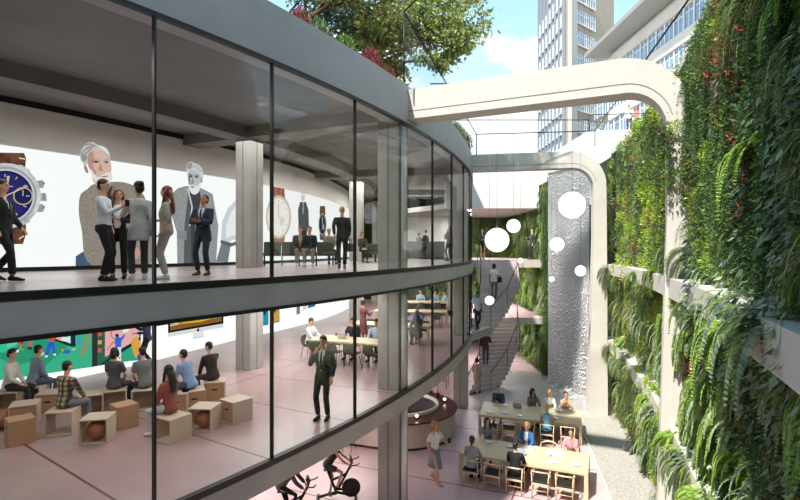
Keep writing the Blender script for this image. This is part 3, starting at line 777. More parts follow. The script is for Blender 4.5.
# tableware
def plate(p, label, group):
    f = MB(); f.lathe([(.0, .002), (.06, .0), (.075, .012), (.125, .03), (.128, .034), (.11, .026), (.07, .012), (0, .01)], 24); o = f.build('plate', white_cer); o.location = p; tag(o, label, 'plate', group); return o
for u, v in ((-1.2, .42), (-.5, .35), (.15, .48), (1.0, .52), (-.35, -.42), (.85, -.38), (1.5, -.32)):
    plate(loc_in(TC, TA, u, v, .75), 'round white plate lying on the table closer to the bar', 'white plates on the table closer to the bar')
for u, v in ((-1.45, -.5), (-.9, -.4), (-.35, -.55), (.95, -.45), (-1.0, .55), (1.1, .5)):
    plate(loc_in(TD, TB, u, v, .75), 'round white plate lying on the table by the pond', 'white plates on the table by the pond')
lap_m = mat('aluminium', '#b9bcbf', .35, .6, var=.02); scr_m = emat('laptop_screen', '#dfe6ea', .7)
def laptop(p, rz, label, back_open=1.75):
    t = thing('laptop', label, 'laptop', p, rz)
    f = MB(); f.box((0, 0, .009), (.32, .22, .016)); b = f.build('keyboard_base', lap_m, t, .004)
    f = MB(); f.box((0, .01, .0175), (.27, .10, .002)); f.build('keys', black, b)
    M = Matrix.Rotation(-.25, 3, 'X'); f = MB(); f.box(Vector((0, .11, .017)) + M @ Vector((0, 0, .105)), (.32, .008, .21), M=M); s = f.build('lid', lap_m, t)
    f = MB(); f.box(Vector((0, .11, .017)) + M @ Vector((0, -.0055, .105)), (.295, .002, .185), M=M); f.build('screen', scr_m, s)
    f = MB(); c = Vector((0, .11, .017)) + M @ Vector((0, .005, .105)); f.ell(c, (.014, .002, .016), 10, 6, M=M); f.ell(c + M @ Vector((.005, 0, .022)), (.004, .002, .007), 8, 6, M=M); f.build('emblem', white_cer, s)
    return t
laptop(loc_in(TD, TB, -.5, .5, .75), TB + PI, 'open silver laptop in front of the empty round-backed chair')
laptop(loc_in(TC, TA, -.1, -.35, .75), TA, 'open silver laptop in front of the man in black')
def paper(p, rz, label, tilt=0):
    f = MB(); M = Matrix.Rotation(tilt, 3, 'X'); f.box(Vector((0, 0, .002)) + M @ Vector((0, 0, .11 if tilt else .0)), (.34, .004, .22) if tilt else (.3, .21, .004), M=M if tilt else None)
    o = f.build('paper_sheet', white_cer); o.location = p; o.rotation_euler = (0, 0, rz); tag(o, label, 'paper'); return o
paper(loc_in(TC, TA, .95, .18, .75), TA, 'white folded menu card standing near the pink top sitter', .25)
paper(loc_in(TC, TA, .05, .28, .75), TA, 'white sheet of paper lying in front of the blue blazer')
paper(loc_in(TD, TB, .8, .45, .75), TB, 'white sheet of paper lying in front of the blond woman in white')
def mug(p, label, h=.1, r=.045):
    t = thing('mug', label, 'mug', p)
    f = MB(); f.lathe([(r * .8, 0), (r, .01), (r, h), (r * .88, h), (r * .85, .015), (0, .012)], 18); f.build('cup', white_cer, t)
    f = MB(); f.tube([(r * .95, 0, h * .75), (r * 1.6, 0, h * .7), (r * 1.6, 0, h * .35), (r * .95, 0, h * .25)], .008, 6); f.build('handle', white_cer, t)
mug(loc_in(TC, TA, .7, .05, .75), 'white mug standing beside the folded menu card', .15, .06)
mug(loc_in(TD, TB, -.1, .15, .75), 'white mug standing in the middle of the table by the pond', .13, .05)
# ================= woman walking past the bar
pw = person('woman in white tee and blue grey patterned skirt walking past the round bar', W(435, 482, 0), (.55, -.6), 1.82, 'walk', ('out', 'down'), top='#e9e6e2', sleeve='short', tkind='tucked', bottom='#7d8893', bkind='skirt', hair='long', hc='blond', female=True, shoes='#c9a184', head=(.5, 0), stride=.17)
q = wrist(pw, 0); f = MB(); f.box((0, 0, 0), (.09, .012, .17)); o = f.build('phone', black, None, .004); o.location = q + Vector((-.0, .0, .08)); tag(o, 'dark phone held by the woman in the patterned skirt', 'phone')
# ================= round bar
bar_panel = mat('bar_panelling', '#c9bcb2', .6, var=.12, scale=3, stretch=(9, 9, .4)); bar_top = mat('oxblood_counter', '#4d2624', .3, var=.08, coat=.3); bar_in = mat('bar_interior', '#3c3b3c', .5, var=.05)
BC = Vector((.05, 19.25, 0)); BA = math.radians(160); BR = 2.1; BL = 3.6
def stadium(r, n=28):
    pts = []
    for i in range(n + 1): a = -PI / 2 + PI * i / n; pts.append((r * math.cos(a), r * math.sin(a)))
    for i in range(n + 1): a = PI / 2 + PI * i / n; pts.append((-BL + r * math.cos(a), r * math.sin(a)))
    return pts
bar = thing('bar_counter', 'round-ended bar with pale panelled front and dark red top behind the concrete column', 'bar counter', BC, BA - PI)
def sring(f, ro, ri, z0, z1, m=0):
    a, b = stadium(ro), stadium(ri); n = len(a); rs = []
    f.rings([[Vector((a[i][0], a[i][1], z0)), Vector((a[i][0], a[i][1], z1)), Vector((b[i][0], b[i][1], z1)), Vector((b[i][0], b[i][1], z0))] for i in range(n)], m, False, False, True)
f = MB(); sring(f, BR - .05, BR - .13, .1, .93); f.build('front_panel', bar_panel, bar)
f = MB(); sring(f, BR - .13, BR - .18, 0, .1); f.build('plinth', black, bar)
f = MB(); sring(f, BR + .04, BR - .78, .93, .99); f.build('countertop', bar_top, bar)
f = MB(); sring(f, BR - .74, BR - .80, .35, .925); f.build('inner_shelf', bar_in, bar)
f = MB(); sring(f, BR - .66, BR - .74, .992, 1.10); f.build('upstand', white_cer, bar)
for i, (a, r, hh, c) in enumerate(((72, 1.62, .36, '#4c1d16'), (65, 1.72, .34, '#2a2018'), (58, 1.62, .28, '#6b2a1a'), (51, 1.72, .33, '#3d1a12'), (38, 1.7, .24, '#3a3f35'))):
    p = BC + Matrix.Rotation(BA - PI, 3, 'Z') @ Vector((r * math.cos(math.radians(a)), r * math.sin(math.radians(a)), .991))
    f = MB(); f.lathe([(.05, 0), (.056, .01), (.056, hh * .55), (.02, hh * .75), (.018, hh), (0, hh)], 14); g = f.build('bottle', glassy if False else mat('bottle_%d' % i, c, .15, var=.02)); g.location = p
    tag(g, ['slim dark red bottle on the bar top', 'brown bottle on the bar top between two red ones', 'short rust red bottle on the bar top', 'dark maroon bottle on the bar top nearest the taps', 'squat green bottle on the bar top beside the glass lamp'][i], 'bottle', 'bottles on the bar top')
glow = emat('warm_lamp', '#ffe9c0', 3.0)
for a, r, l in ((30, 1.72, 'small glowing lamp on the bar top beside the bottles'), (-52, 1.75, 'small glowing lamp on the bar top near the concrete column')):
    p = BC + Matrix.Rotation(BA - PI, 3, 'Z') @ Vector((r * math.cos(math.radians(a)), r * math.sin(math.radians(a)), .991))
    t = thing('table_lamp', l, 'lamp', p)
    f = MB(); f.lathe([(.05, 0), (.05, .02), (.012, .03), (.012, .08), (0, .08)], 14); f.build('base', dark_steel, t)
    f = MB(); f.ell((0, 0, .13), (.06, .06, .05), 12, 8); f.build('lamp_shade', glow, t)
q = BC + Matrix.Rotation(BA - PI, 3, 'Z') @ Vector((.4, 1.72, .991)); f = MB()
for i in range(4): f.lathe([(.03, .02 + .0), (.035, .1), (.03, .1), (0, .03)], 10, (i * .1, 0, 0))
def stool(p, label, group):
    t = thing('bar_stool', label, 'stool', p, math.radians(-20), group)
    f = MB(); f.lathe([(0, .70), (.17, .70), (.185, .72), (.17, .75), (0, .755)], 18); f.build('seat', mat('pink_leather', '#a3545a', .5), t)
    for sx in (-1, 1):
        for sy in (-1, 1):
            f = MB(); f.tube([(sx * .11, sy * .11, .70), (sx * .17, sy * .17, 0)], .010, 6); f.build('leg', dark_steel, t)
    f = MB(); f.tube([(.155 * math.cos(a), .155 * math.sin(a), .25) for a in np.linspace(0, 2 * PI, 13)[:-1]], .008, 6, closed=True); f.build('footrest', dark_steel, t)
for i, (u, l) in enumerate(((-1.05, 'pink topped bar stool nearest the concrete column'), (-1.7, 'pink topped bar stool second from the concrete column'), (-2.4, 'pink topped bar stool third from the concrete column'), (-3.1, 'pink topped bar stool fourth from the concrete column'))):
    stool(BC + Matrix.Rotation(BA - PI, 3, 'Z') @ Vector((u, -BR - .32, 0)), l, 'pink bar stools')
# bar person half hidden behind the counter
person('person in a dark top behind the round bar', BC + Vector((-.9, .5, 0)), (.3, -1), 1.7, 'stand', ('table', 'table'), top='#6a3a3c', hair='bun', hc='brown', female=True, head=(0, -.2))
# round standing table of bent rail and thin legs behind the bar
p = D(424, 25.6, 0); t = thing('curved_rail_table', 'low curved black rail on thin legs behind the bar', 'rail table', (p.x, p.y, 0))
f = MB(); f.tube([(1.25 * math.cos(a), 1.25 * math.sin(a), .92) for a in np.linspace(0, 2 * PI, 41)[:-1]], .03, 8, closed=True); f.build('rail', black, t)
for a in np.linspace(0, 2 * PI, 13)[:-1]:
    f = MB(); f.tube([(1.25 * math.cos(a), 1.25 * math.sin(a), 0), (1.25 * math.cos(a), 1.25 * math.sin(a), .9)], .014, 6); f.build('leg', dark_steel, t)
# ================= exercise bikes
def make_bike():
    t = thing('exercise_bike', 'x', 'exercise bike')
    f = MB(); f.box((-.5, 0, .04), (.08, .5, .07)); f.box((.55, 0, .04), (.08, .5, .07)); f.tube([(-.5, 0, .1), (.0, 0, .22), (.55, 0, .1)], .04, 8); f.build('base', black, t, .0)
    f = MB(); f.tube([(0, 0, .24), (-.22, 0, .80)], .035, 8); f.tube([(.05, 0, .28), (.42, 0, .98)], .035, 8); f.tube([(-.12, 0, .55), (.28, 0, .72)], .035, 8); f.build('frame', black, t)
    f = MB(); M = Matrix.Rotation(PI / 2, 3, 'X'); rs = []
    for r, y in ((.05, -.03), (.24, -.03), (.26, -.015), (.26, .015), (.24, .03), (.05, .03)):
        rs.append([Vector((.42 + r * math.cos(2 * PI * q / 28), y, .33 + r * math.sin(2 * PI * q / 28))) for q in range(28)])
    f.rings(rs); f.build('flywheel', dark_steel, t)
    f = MB(); f.tube([(-.34, 0, .86), (-.2, 0, .86), (-.06, 0, .86)], [(.10, .03), (.08, .03), (.025, .02)], 10, up=(0, 1, 0)); f.build('saddle', black, t)
    f = MB(); f.tube([(.64, -.22, 1.10), (.60, -.24, 1.05), (.44, -.2, 1.02), (.42, 0, 1.0), (.44, .2, 1.02), (.60, .24, 1.05), (.64, .22, 1.10)], .018, 8); f.build('handlebar', black, t)
    f = MB(); f.box((.42, 0, 1.12), (.04, .26, .18), M=Matrix.Rotation(-.4, 3, 'Y')); f.build('display', dark_steel, t, .01)
    for s in (-1, 1):
        f = MB(); f.tube([(0, s * .09, .30), (s * .14, s * .09, .30 + s * .09)], .014, 6); f.box((s * .14, s * .15, .30 + s * .09), (.10, .09, .025)); f.build('pedal', black, t)
    return t
bk = make_bike()
b1 = W(336, 500, 0); b2 = Vector((-2.75, 12.65, 0))
place(bk, False, b1, .1, 'black exercise bike ridden by the person in grey shorts'); place(bk, True, b2, .05, 'black exercise bike ridden by the person in patterned top and black tights')
person('cyclist in black top and grey shorts on an exercise bike beneath the slab', b1 + Vector((-.22, -.02, .0)), (1, .1), 1.74, 'ride', ('bars', 'bars'), lean=.5, seat=1.0, top='#1f2022', sleeve='none', tkind='shirt', bottom='#3d4247', bkind='shorts', hair='pony', hc='brown', female=True)
person('cyclist in patterned grey top and black tights on an exercise bike', b2 + Vector((-.25, -.01, .0)), (1, .05), 1.74, 'ride', ('bars', 'bars'), lean=.6, seat=1.0, top='#5b5a55', sleeve='long', bottom='#151517', bkind='leggings', hair='short', hc='black')
# ================= middle floor: seat boxes, balls, audience
def box_open(rz, p, insert=False, back=False, label='', closed=False):
    t = thing('seat_box', label, 'box seat', p, rz)
    s, h, w = .5, .48, .025
    if closed:
        f = MB(); f.box((0, 0, h / 2), (s * .86, s * .86, h)); f.build('body', tan, t, .006)
        f = MB(); f.box((0, -s * .43 - .001, h * .68), (.13, .006, .035)); f.build('handle_slot', black, t)
        return t
    f = MB(); f.box((0, 0, h - w / 2), (s, s, w)); f.build('top_board', wood_ply, t, .004)
    f = MB(); f.box((0, 0, w / 2), (s, s, w)); f.build('bottom_board', wood_ply, t, .004)
    for sx in (-1, 1):
        f = MB(); f.box((sx * (s / 2 - w / 2), 0, h / 2), (w, s, h - 2 * w)); f.build('side_board', wood_ply, t)
    if back: f = MB(); f.box((0, s / 2 - w / 2, h / 2), (s - 2 * w, w, h - 2 * w)); f.build('back_board', wood_ply, t)
    if insert:
        f = MB(); f.box((0, .0, h / 2), (s - 2 * w - .01, s - .03, h - 2 * w - .01)); b = f.build('insert_box', tan, t)
        f = MB(); f.box((0, -s / 2 + .013, h * .62), (.13, .006, .035)); f.build('handle_slot', black, b)
    return t
def ball(p, r, label):
    f = MB(); f.ell((0, 0, 0), (r, r, r), 28, 18)
    o = f.build('leather_ball', leather); o.location = p + Vector((0, 0, r)); tag(o, label, 'ball')
    for M in (Matrix.Rotation(PI / 2, 3, 'X'), Matrix.Rotation(PI / 2, 3, 'Y'), Matrix.Rotation(.0, 3, 'X')):
        g = MB(); g.tube([M @ Vector((r * math.cos(a), r * math.sin(a), 0)) for a in np.linspace(0, 2 * PI, 33)[:-1]], .004, 5, closed=True); g.build('seam', mat('ball_seam', '#5a3a2a', .6), o)
    return o
BX = [  # px, py of the base centre, turn, kind, label
    (63, 432, .25, 'open', 'open wooden box seat under the man in a plaid shirt'), (98, 440, .2, 'ball', 'open wooden box with a ball inside, next to the plaid shirt man'),
    (20, 442, -.75, 'tan', 'tan board box with a hand slot in front of the denim shirt sitter'), (25, 425, .5, 'insert', 'wooden box with tan insert just behind the tan board box'),
    (9, 411, .3, 'back', 'wooden box seat under the person in a white shirt'), (33, 405, .2, 'back', 'wooden box seat under the person in a denim shirt'),
    (52, 412, .2, 'insert', 'wooden box with tan insert mostly hidden behind the plaid shirt man'), (90, 414, .6, 'back', 'closed-side wooden box between the plaid shirt man and the dark-haired woman'),
    (114, 409, .5, 'back', 'wooden box seat under the woman with a black bob'), (124, 426, -.7, 'tan', 'tan board box with a hand slot beside the black mullion'),
    (145, 408, .3, 'back', 'wooden box seat under the man in a grey tee'), (173, 439, -.5, 'open', 'open wooden box seat under the long-haired woman in a red top'),
    (178, 412, .2, 'insert', 'small wooden box between the red top woman and the blue tee man'), (205, 428, -.08, 'ball', 'tilted open wooden box with a ball inside, next to the woman in red'),
    (193, 409, .5, 'insert', 'wooden box seat under the man in a blue tee'), (215, 399, .3, 'insert', 'wooden box seat under the man in a dark brown shirt'), (236, 420, -.62, 'insert', 'wooden box with tan drawer front standing alone near the square column')]
for px, py, rz, kd, lb in BX:
    p = W(px, py, F1)
    box_open(rz, p, kd == 'insert', kd in ('back', 'insert'), lb, kd == 'tan')
    if kd == 'ball': ball(p + Matrix.Rotation(rz, 3, 'Z') @ Vector((0, -.03, .027)), .19, 'brown leather ball inside the box next to ' + ('the plaid shirt man' if px < 150 else 'the woman in red'))
ball(W(3, 428, F1), .2, 'brown leather ball on the floor beside the white shirt sitter')
S = .485
def aud(px, py, face, label, **k):
    p = W(px, py, F1); return person(label, p, face, k.pop('H', 1.78), 'sit', k.pop('arms', ('lap', 'lap')), seat=S, **k)
aud(9, 411, (1, .25), 'person in a white shirt seated on a box, turned to the denim shirt neighbour', top='#dcdad5', bottom='#2a2a2e', hc='black', lean=.1)
aud(33, 405, (.5, .85), 'person in a denim blue shirt seated on a box, seen from behind', top='#8793a6', bottom='#4d5a70', hc='black', lean=.2, head=(.1, -.1))
aud(64, 431, (.3, .95), 'man in a plaid shirt seated on an open wooden box', top='#888888', plaidtop=True, bottom='#70787e', hc='black', shoes='#5a5b5e', arms=('lap', 'knee'), lean=.12)
aud(114, 409, (.05, 1), 'woman with a black bob and dark grey top seated on a box', top='#4b4d4f', sleeve='short', bottom='#333', hair='bob', hc='black', female=True, lean=.05)
aud(145, 408, (-.75, .6), 'man in a grey tee and dark trousers seated on a box behind the mullion', top='#6f7270', sleeve='short', bottom='#2d3036', hc='black', arms=('lap', 'knee'), lean=.22)
aud(170, 437, (-.95, .35), 'woman with long black hair, red top and pale jeans on an open box', top='#8b4844', sleeve='mid', bottom='#b9c3c9', hair='long', hc='black', female=True, shoes='#d5d5d3', lean=.08, arms=('lap', 'lap'))
aud(191, 409, (-.95, .25), 'man in a light blue tee and jeans hunched on a box', top='#7f9cc0', sleeve='short', bottom='#3e4c63', hc='black', lean=.4, arms=('knee', 'knee'), head=(0, -.3))
aud(213, 399, (-.8, .5), 'man in a dark brown shirt seated on a box by the square column', top='#2f2626', bottom='#3b332f', hc='black', lean=.25, arms=('knee', 'knee'), head=(.3, .05))
person('presenter in a navy sweater and black trousers gesturing before the bright screen', W(147, 367, F1), (-.9, -.5), 1.76, 'walk', ('hold', 'talk'), top='#4c4d7c', bottom='#26272c', skin='tan', hc='black', stride=.14, shoes='#222')
pm = person('man in a black suit on the phone standing close behind the glass', W(323, 419, F1), (-.25, -1), 1.84, 'stand', ('down', 'ear'), tkind='suit', top='#2a2a2c', bottom='#29292b', shirt='#d5dae2', hc='black', shoes='#121212', head=(-.15, .05))
# ---- long tables on the middle floor
TT = [((-1.55, 16.75, F1), math.radians(-21.4), 2.9, .95, 'long pale table nearest the man on the phone'), ((-.35, 20.35, F1), math.radians(-15.5), 3.3, .95, 'second long pale table from the glass, behind the man on the phone'),
      ((.55, 24.9, F1), math.radians(-8.5), 3.6, .95, 'third long pale table, deep on the middle floor'), ((.85, 29.2, F1), math.radians(-3), 3.8, .95, 'deepest long pale table on the middle floor')]
for c, a, L, w, l in TT: table(c, a, L, w, l, leg=.08, top=.07)
nth = ['first', 'second', 'third', 'deepest']
G = ['dark shell chairs along the first middle floor table', 'dark shell chairs along the second middle floor table', 'dark shell chairs along the third middle floor table', 'dark shell chairs along the deepest middle floor table']
for k, (c, a, L, w, l) in enumerate(TT):
    us = {0: (-1.0, -.35, .3, .95), 1: (-1.2, -.4, .4, 1.2), 2: (-1.3, -.4, .5, 1.3), 3: (-1.4, -.5, .4, 1.3)}[k]
    for sd in (-1, 1):
        for j, u in enumerate(us):
            p = loc_in(c, a, u, sd * (w / 2 + .2)); rz = a if sd < 0 else a + PI
            schair(p, rz + random.uniform(-.15, .15), 'dark shell chair on thin legs at the %s long table, %s side' % (nth[k], 'camera-facing' if sd > 0 else 'window'), G[k] + (', far side' if sd > 0 else ', near side'))
c, a, L, w, l = TT[0]
e = loc_in(c, a, -L / 2 - .28, 0); schair(e, a - PI / 2, 'dark shell chair under the man in white at the table end')
def mid(k, u, v, face_ang, label, **kw):
    c, a, L, w, l = TT[k]; p = loc_in(c, a, u, v); return person(label, p, dirv(a + face_ang), kw.pop('H', 1.75), kw.pop('kind', 'sit'), kw.pop('arms', ('table', 'table')), seat=.46, fine=False, lean=kw.pop('lean', .15), **kw)
mid(0, -L / 2 - .28, 0, 0, 'man in a white shirt seated at the end of the first long table', top='#dfe3e8', bottom='#3a3434', hc='brown')
mid(0, -.35, .70, -PI / 2, 'person in a black top and cap facing the first long table', top='#1d1d20', bottom='#22252b', hc='black')
mid(0, .55, .70, -PI / 2, 'man in a pale blue shirt facing the glass at the first long table', top='#a9bcd8', bottom='#20242c', hair='bun', hc='black')
mid(1, -.95, -.72, PI / 2 - .6, 'woman in a dark red dress standing between the first two tables', kind='stand', tkind='dress', top='#7b4448', hair='bun', hc='brown', female=True, bkind='none', arms=('hold', 'talk'), lean=0)
mid(1, .95, .68, -PI / 2, 'man in a blue shirt facing the glass at the second long table', top='#6b87b8', bottom='#222', hc='brown')
mid(1, 1.25, -.6, PI / 2 + .6, 'person in grey with long black hair at the second table', top='#5c6066', tkind='tunic', bottom='#4b4f56', hair='long', hc='black', female=True)
mid(2, -.4, .68, -PI / 2, 'person in black at the third long table', top='#1c1d20', bottom='#23262d', hc='black')
mid(3, .35, .68, -PI / 2, 'man in a pale blue shirt alone at the deepest table middle', top='#94a9c2', bottom='#222', hc='black')
mid(3, 1.25, .68, -PI / 2 - .3, 'woman in a blue shirt at the deepest table, turned sideways', top='#8aa0c0', bottom='#222', hair='bob', hc='black', female=True)
mid(3, 1.85, -.1, PI, 'person in grey shirt and dark trousers at the end of the deepest table', top='#9fa5ad', bottom='#26292f', hc='black')
laptop(loc_in(TT[0][0], TT[0][1], -.45, .1, .75), TT[0][1] + PI, 'open laptop on the first long table before the person in black')
# ---- stairs and landing
def stair_pt(t, u, ztop):
    K = [0, .33, .73, 1]
    a = Vector((interp(t, K, [6.54, 6.42, 5.6, 4.5]), interp(t, K, [27.75, 26.9, 25.9, 24.5]), 0)); b = Vector((interp(t, K, [4.2, 4.25, 3.95, 3.2]), interp(t, K, [27.75, 26.6, 25.1, 23.9]), 0))
    n = math.floor(t * 18) + 1
    p = b.lerp(a, u); p.z = ztop - 3.2 * n / 18; return p
p1 = person('woman in white top and grey trousers climbing the upper flight with a dark bag', stair_pt(.6, .45, F2), (.35, 1), 1.8, 'walk', ('down', 'down'), top='#e6e4e0', sleeve='short', bottom='#6d6a68', hair='bob', hc='black', female=True, skin='dark', stride=.12, fine=False)
person('man in a pale blue shirt and black trousers stepping off the upper flight', Vector((3.66, 23.7, F1)), (.15, -1), 1.78, 'walk', ('down', 'down'), top='#b4c3d3', sleeve='short', bottom='#1f2125', skin='dark', hc='black', stride=.16, fine=False)
person('person in a dark brown jacket and blue jeans going up the lower flight', stair_pt(.62, .2, F1), (.3, 1), 1.78, 'walk', ('down', 'hold'), top='#4a3a30', bottom='#3c5270', hc='black', stride=.1, fine=False)
person('person in a beige coat and trousers at the foot of the lower flight', Vector((3.72, 24.15, 0)), (.5, 1), 1.75, 'walk', ('fwd', 'down'), top='#a08e7a', tkind='tunic', bottom='#a89a88', hair='bob', hc='black', female=True, stride=.2, fine=False)
person('woman in a dark green dress standing on the upper landing by the glass', D(482, 29, F2), (.3, -1), 1.68, 'stand', ('chest', 'chest'), tkind='dress', top='#22352b', sleeve='long', bkind='none', hair='long', hc='black', female=True, fine=False)
person('man in a dark jacket and black trousers on the upper landing, looking at a phone', D(532, 28.5, F2), (-1, -.2), 1.76, 'stand', ('down', 'phone'), top='#2f3136', bottom='#19191b', hc='black', head=(0, -.3), fine=False)
f = MB(); f.tube([(0, 0, .1), (0, 0, .26), (0, 0, .42)], [(.12, .07), (.14, .08), (.09, .05)], 12); o = f.build('shoulder_bag', mat('bag_black', '#1b1b1d', .6)); o.location = p1.location + Vector((.28, .0, .72)); tag(o, 'dark shoulder bag carried by the woman on the upper flight', 'bag')
# ================= upper floor people
F = F2
pa = person('man in a black suit striding beside the giant watch picture', D(3, 8.8, F), (1, .12), 1.78, 'walk', ('fwd', 'down'), tkind='suit', top='#17181b', bottom='#17181b', hc='brown', stride=.2, shoes='#101010')
pb = person('man in a white shirt and black trousers holding a dark cup, talking to two women', D(104, 8.9, F), (1, .18), 1.80, 'stand', ('pocket', 'talk'), top='#dcdcdf', tkind='tucked', bottom='#1a1b1e', hc='brown', shoes='#121212')
pc = person('woman in a black blazer and white shirt facing the camera within the chatting group', D(118.5, 9.6, F), (.35, -1), 1.71, 'stand', ('chest', 'talk'), tkind='open', top='#1d1e22', bottom='#1c1d21', shirt='#e8e6e2', hair='bob', hc='red', female=True, shoes='#151515', head=(.35, 0))
pd = person('woman with a hair bun in a loose grey white blouse and dark trousers', D(138.5, 9.2, F), (-.55, .8), 1.80, 'stand', ('talk', 'down'), tkind='tunic', top='#bcbab6', bottom='#3a3b3f', hair='bun', hc='black', female=True, shoes='#dfe2e4', head=(.35, 0))
pe = person('woman in a beige jumpsuit with long auburn hair holding a pale blue folder', D(166, 9.4, F), (-1, -.25), 1.74, 'stand', ('down', 'hold'), tkind='tucked', top='#b0a598', sleeve='mid', bottom='#b0a598', hair='long', hc='red', female=True, shoes='#e3e3e0')
pf = person('man in a navy suit reading his phone in front of the grey portrait', D(203, 10.9, F), (-.12, -1), 1.76, 'stand', ('chest', 'chest'), tkind='suit', top='#272e40', bottom='#23293a', shirt='#c8d3e2', hc='black', skin='tan', shoes='#5a3521', head=(-.1, -.35))
pg = person('man in an olive jacket and beige trousers leaning forward on the dark bench', D(299.5, 17.3, F), (.3, -1), 1.8, 'sit', ('lap', 'lap'), top='#5c5345', tkind='jacket', shirt='#b6ac9c', bottom='#8b7f72', hc='black', lean=.5, head=(-.2, -.25), shoes='#e6e6e4')
ph = person('man in a navy jacket and grey trousers reading a paper on the dark bench', D(310.8, 17.3, F), (.0, -1), 1.8, 'sit', ('lap', 'lap'), top='#23283a', bottom='#857c74', hc='black', lean=.5, head=(0, -.4), shoes='#e6e6e4')
person('grey-clad person seated beyond the dark bench, back to the two men', D(329, 19.0, F), (.2, 1), 1.72, 'sit', ('lap', 'lap'), top='#8d867c', bottom='#444', hc='light', fine=False)
pj = person('fair-haired person all in dark navy walking away with a bag in hand', D(342, 14.2, F), (-.1, 1), 1.78, 'walk', ('back', 'fwd'), top='#1d222b', bottom='#1b2028', hair='buzz', hc='light', shoes='#6b3a24', stride=.2)
person('person with red hair seated on the short dark bench beside the column', D(362.5, 22.3, F), (.4, -1), 1.72, 'sit', ('lap', 'lap'), top='#3a3634', bottom='#26262a', hair='bob', hc='red', female=True, fine=False)
person('receptionist in a grey top behind the dark desk', D(419, 34.9, F), (.5, -1), 1.72, 'stand', ('table', 'table'), top='#6c6763', bottom='#222', hair='short', hc='black', female=True, fine=False)
person('man in a charcoal suit standing in front of the reception desk', D(425.5, 31.6, F), (-.8, .5), 1.8, 'stand', ('chest', 'down'), tkind='suit', top='#3a3b3f', bottom='#34353a', hc='brown', fine=False)
pq = person('woman in grey with a handbag, looking down at her phone by the far glass', D(449, 25.2, F), (-.7, -.7), 1.74, 'stand', ('down', 'phone'), top='#777376', sleeve='mid', bottom='#4b5059', hair='long', hc='black', female=True, head=(0, -.35), fine=False)
# held things
def held(nm, mb, m, p, label, cat, rz=0):
    o = mb.build(nm, m); o.location = p; o.rotation_euler = (0, 0, rz); return tag(o, label, cat)
f = MB(); f.lathe([(.03, 0), (.04, .11), (.042, .115), (.0, .12)], 14); held('coffee_cup', f, black, wrist(pb, 1) + Vector((.09, .0, .0)), 'dark coffee cup held by the man in the white shirt', 'cup')
f = MB(); f.lathe([(.03, 0), (.04, .11), (.042, .115), (.0, .12)], 14); held('coffee_cup', f, mat('paper_cup', '#b98a5a', .7), wrist(pd, 0) + Vector((-.05, .06, .0)), 'brown paper cup held by the woman with a bun', 'cup')
f = MB(); f.box((0, 0, 0), (.22, .02, .30)); held('folder', f, mat('blue_folder', '#7d8b97', .5), wrist(pe, 1) + Vector((.0, -.05, .02)), 'pale blue folder held by the woman in the beige jumpsuit', 'folder', .2)
f = MB(); f.box((0, 0, 0), (.075, .15, .01)); held('phone', f, black, wrist(pf, 1) + Vector((.03, -.07, .03)), 'dark phone held by the man in the navy suit', 'phone')
f = MB(); f.box((0, 0, 0), (.3, .2, .006)); held('paper_sheet', f, white_cer, wrist(ph, 1) + Vector((.06, -.10, .05)), 'white sheet of paper held by the man in the navy jacket', 'paper')
def bag(p, label, s=1.0, rz=0):
    t = thing('handbag', label, 'bag', p, rz); m = mat('bag_leather', '#24262b', .5)
    f = MB(); f.box((0, 0, .13 * s), (.34 * s, .13 * s, .24 * s)); f.build('bag_body', m, t, .03 * s)
    f = MB(); f.tube([(-.1 * s, 0, .25 * s), (-.08 * s, 0, .38 * s), (.08 * s, 0, .38 * s), (.1 * s, 0, .25 * s)], .012, 6); f.build('handle', m, t)
bag(wrist(pj, 1) + Vector((.04, .0, -.45)), 'dark leather bag carried by the person walking away', 1.0, 1.4)
bag(wrist(pq, 0) + Vector((-.12, -.1, -.25)), 'dark handbag on the arm of the woman looking at her phone', 1.0, .4)
# benches
def bench(p, rz, n, label):
    t = thing('lounge_bench', label, 'bench', p, rz); w = .62
    for i in range(n):
        x = (i - (n - 1) / 2) * w
        f = MB(); f.box((x, 0, .40), (w - .02, .60, .12)); f.build('seat', olive, t, .03)
        f = MB(); f.box((x, .30, .62), (w - .02, .10, .44), M=Matrix.Rotation(-.12, 3, 'X')); f.build('backrest', olive, t, .03)
    for i in range(n + 1):
        x = (i - n / 2) * w * .96
        for y in (-.25, .27):
            f = MB(); f.tube([(x, y, 0), (x, y, .35)], .016, 6); f.build('leg', black, t)
    return t
a, b = D(264, 17.4, F), D(333, 17.9, F); c = (a + b) / 2
bench(c + Vector((0, .05, 0)), math.atan2(b.y - a.y, b.x - a.x), 4, 'long dark olive lounge bench holding the two leaning men')
c = D(368, 21.6, F); bench(c + Vector((0, .75, 0)), 0, 1, 'short dark olive bench seat between the columns')
c = D(375, 23.8, F); bench(c, .0, 2, 'dark olive bench beyond the short bench seat')
# reception desk
t = thing('reception_desk', 'long charcoal reception desk in front of the white partition', 'desk', D(426, 33.4, F))
f = MB(); f.box((0, 0, .54), (2.45, .7, 1.08)); f.build('front', mat('desk_grey', '#5a5955', .6), t, .01)
f = MB(); f.box((0, .05, 1.10), (2.5, .8, .04)); f.build('desktop', mat('desk_top', '#6b6a67', .5), t)
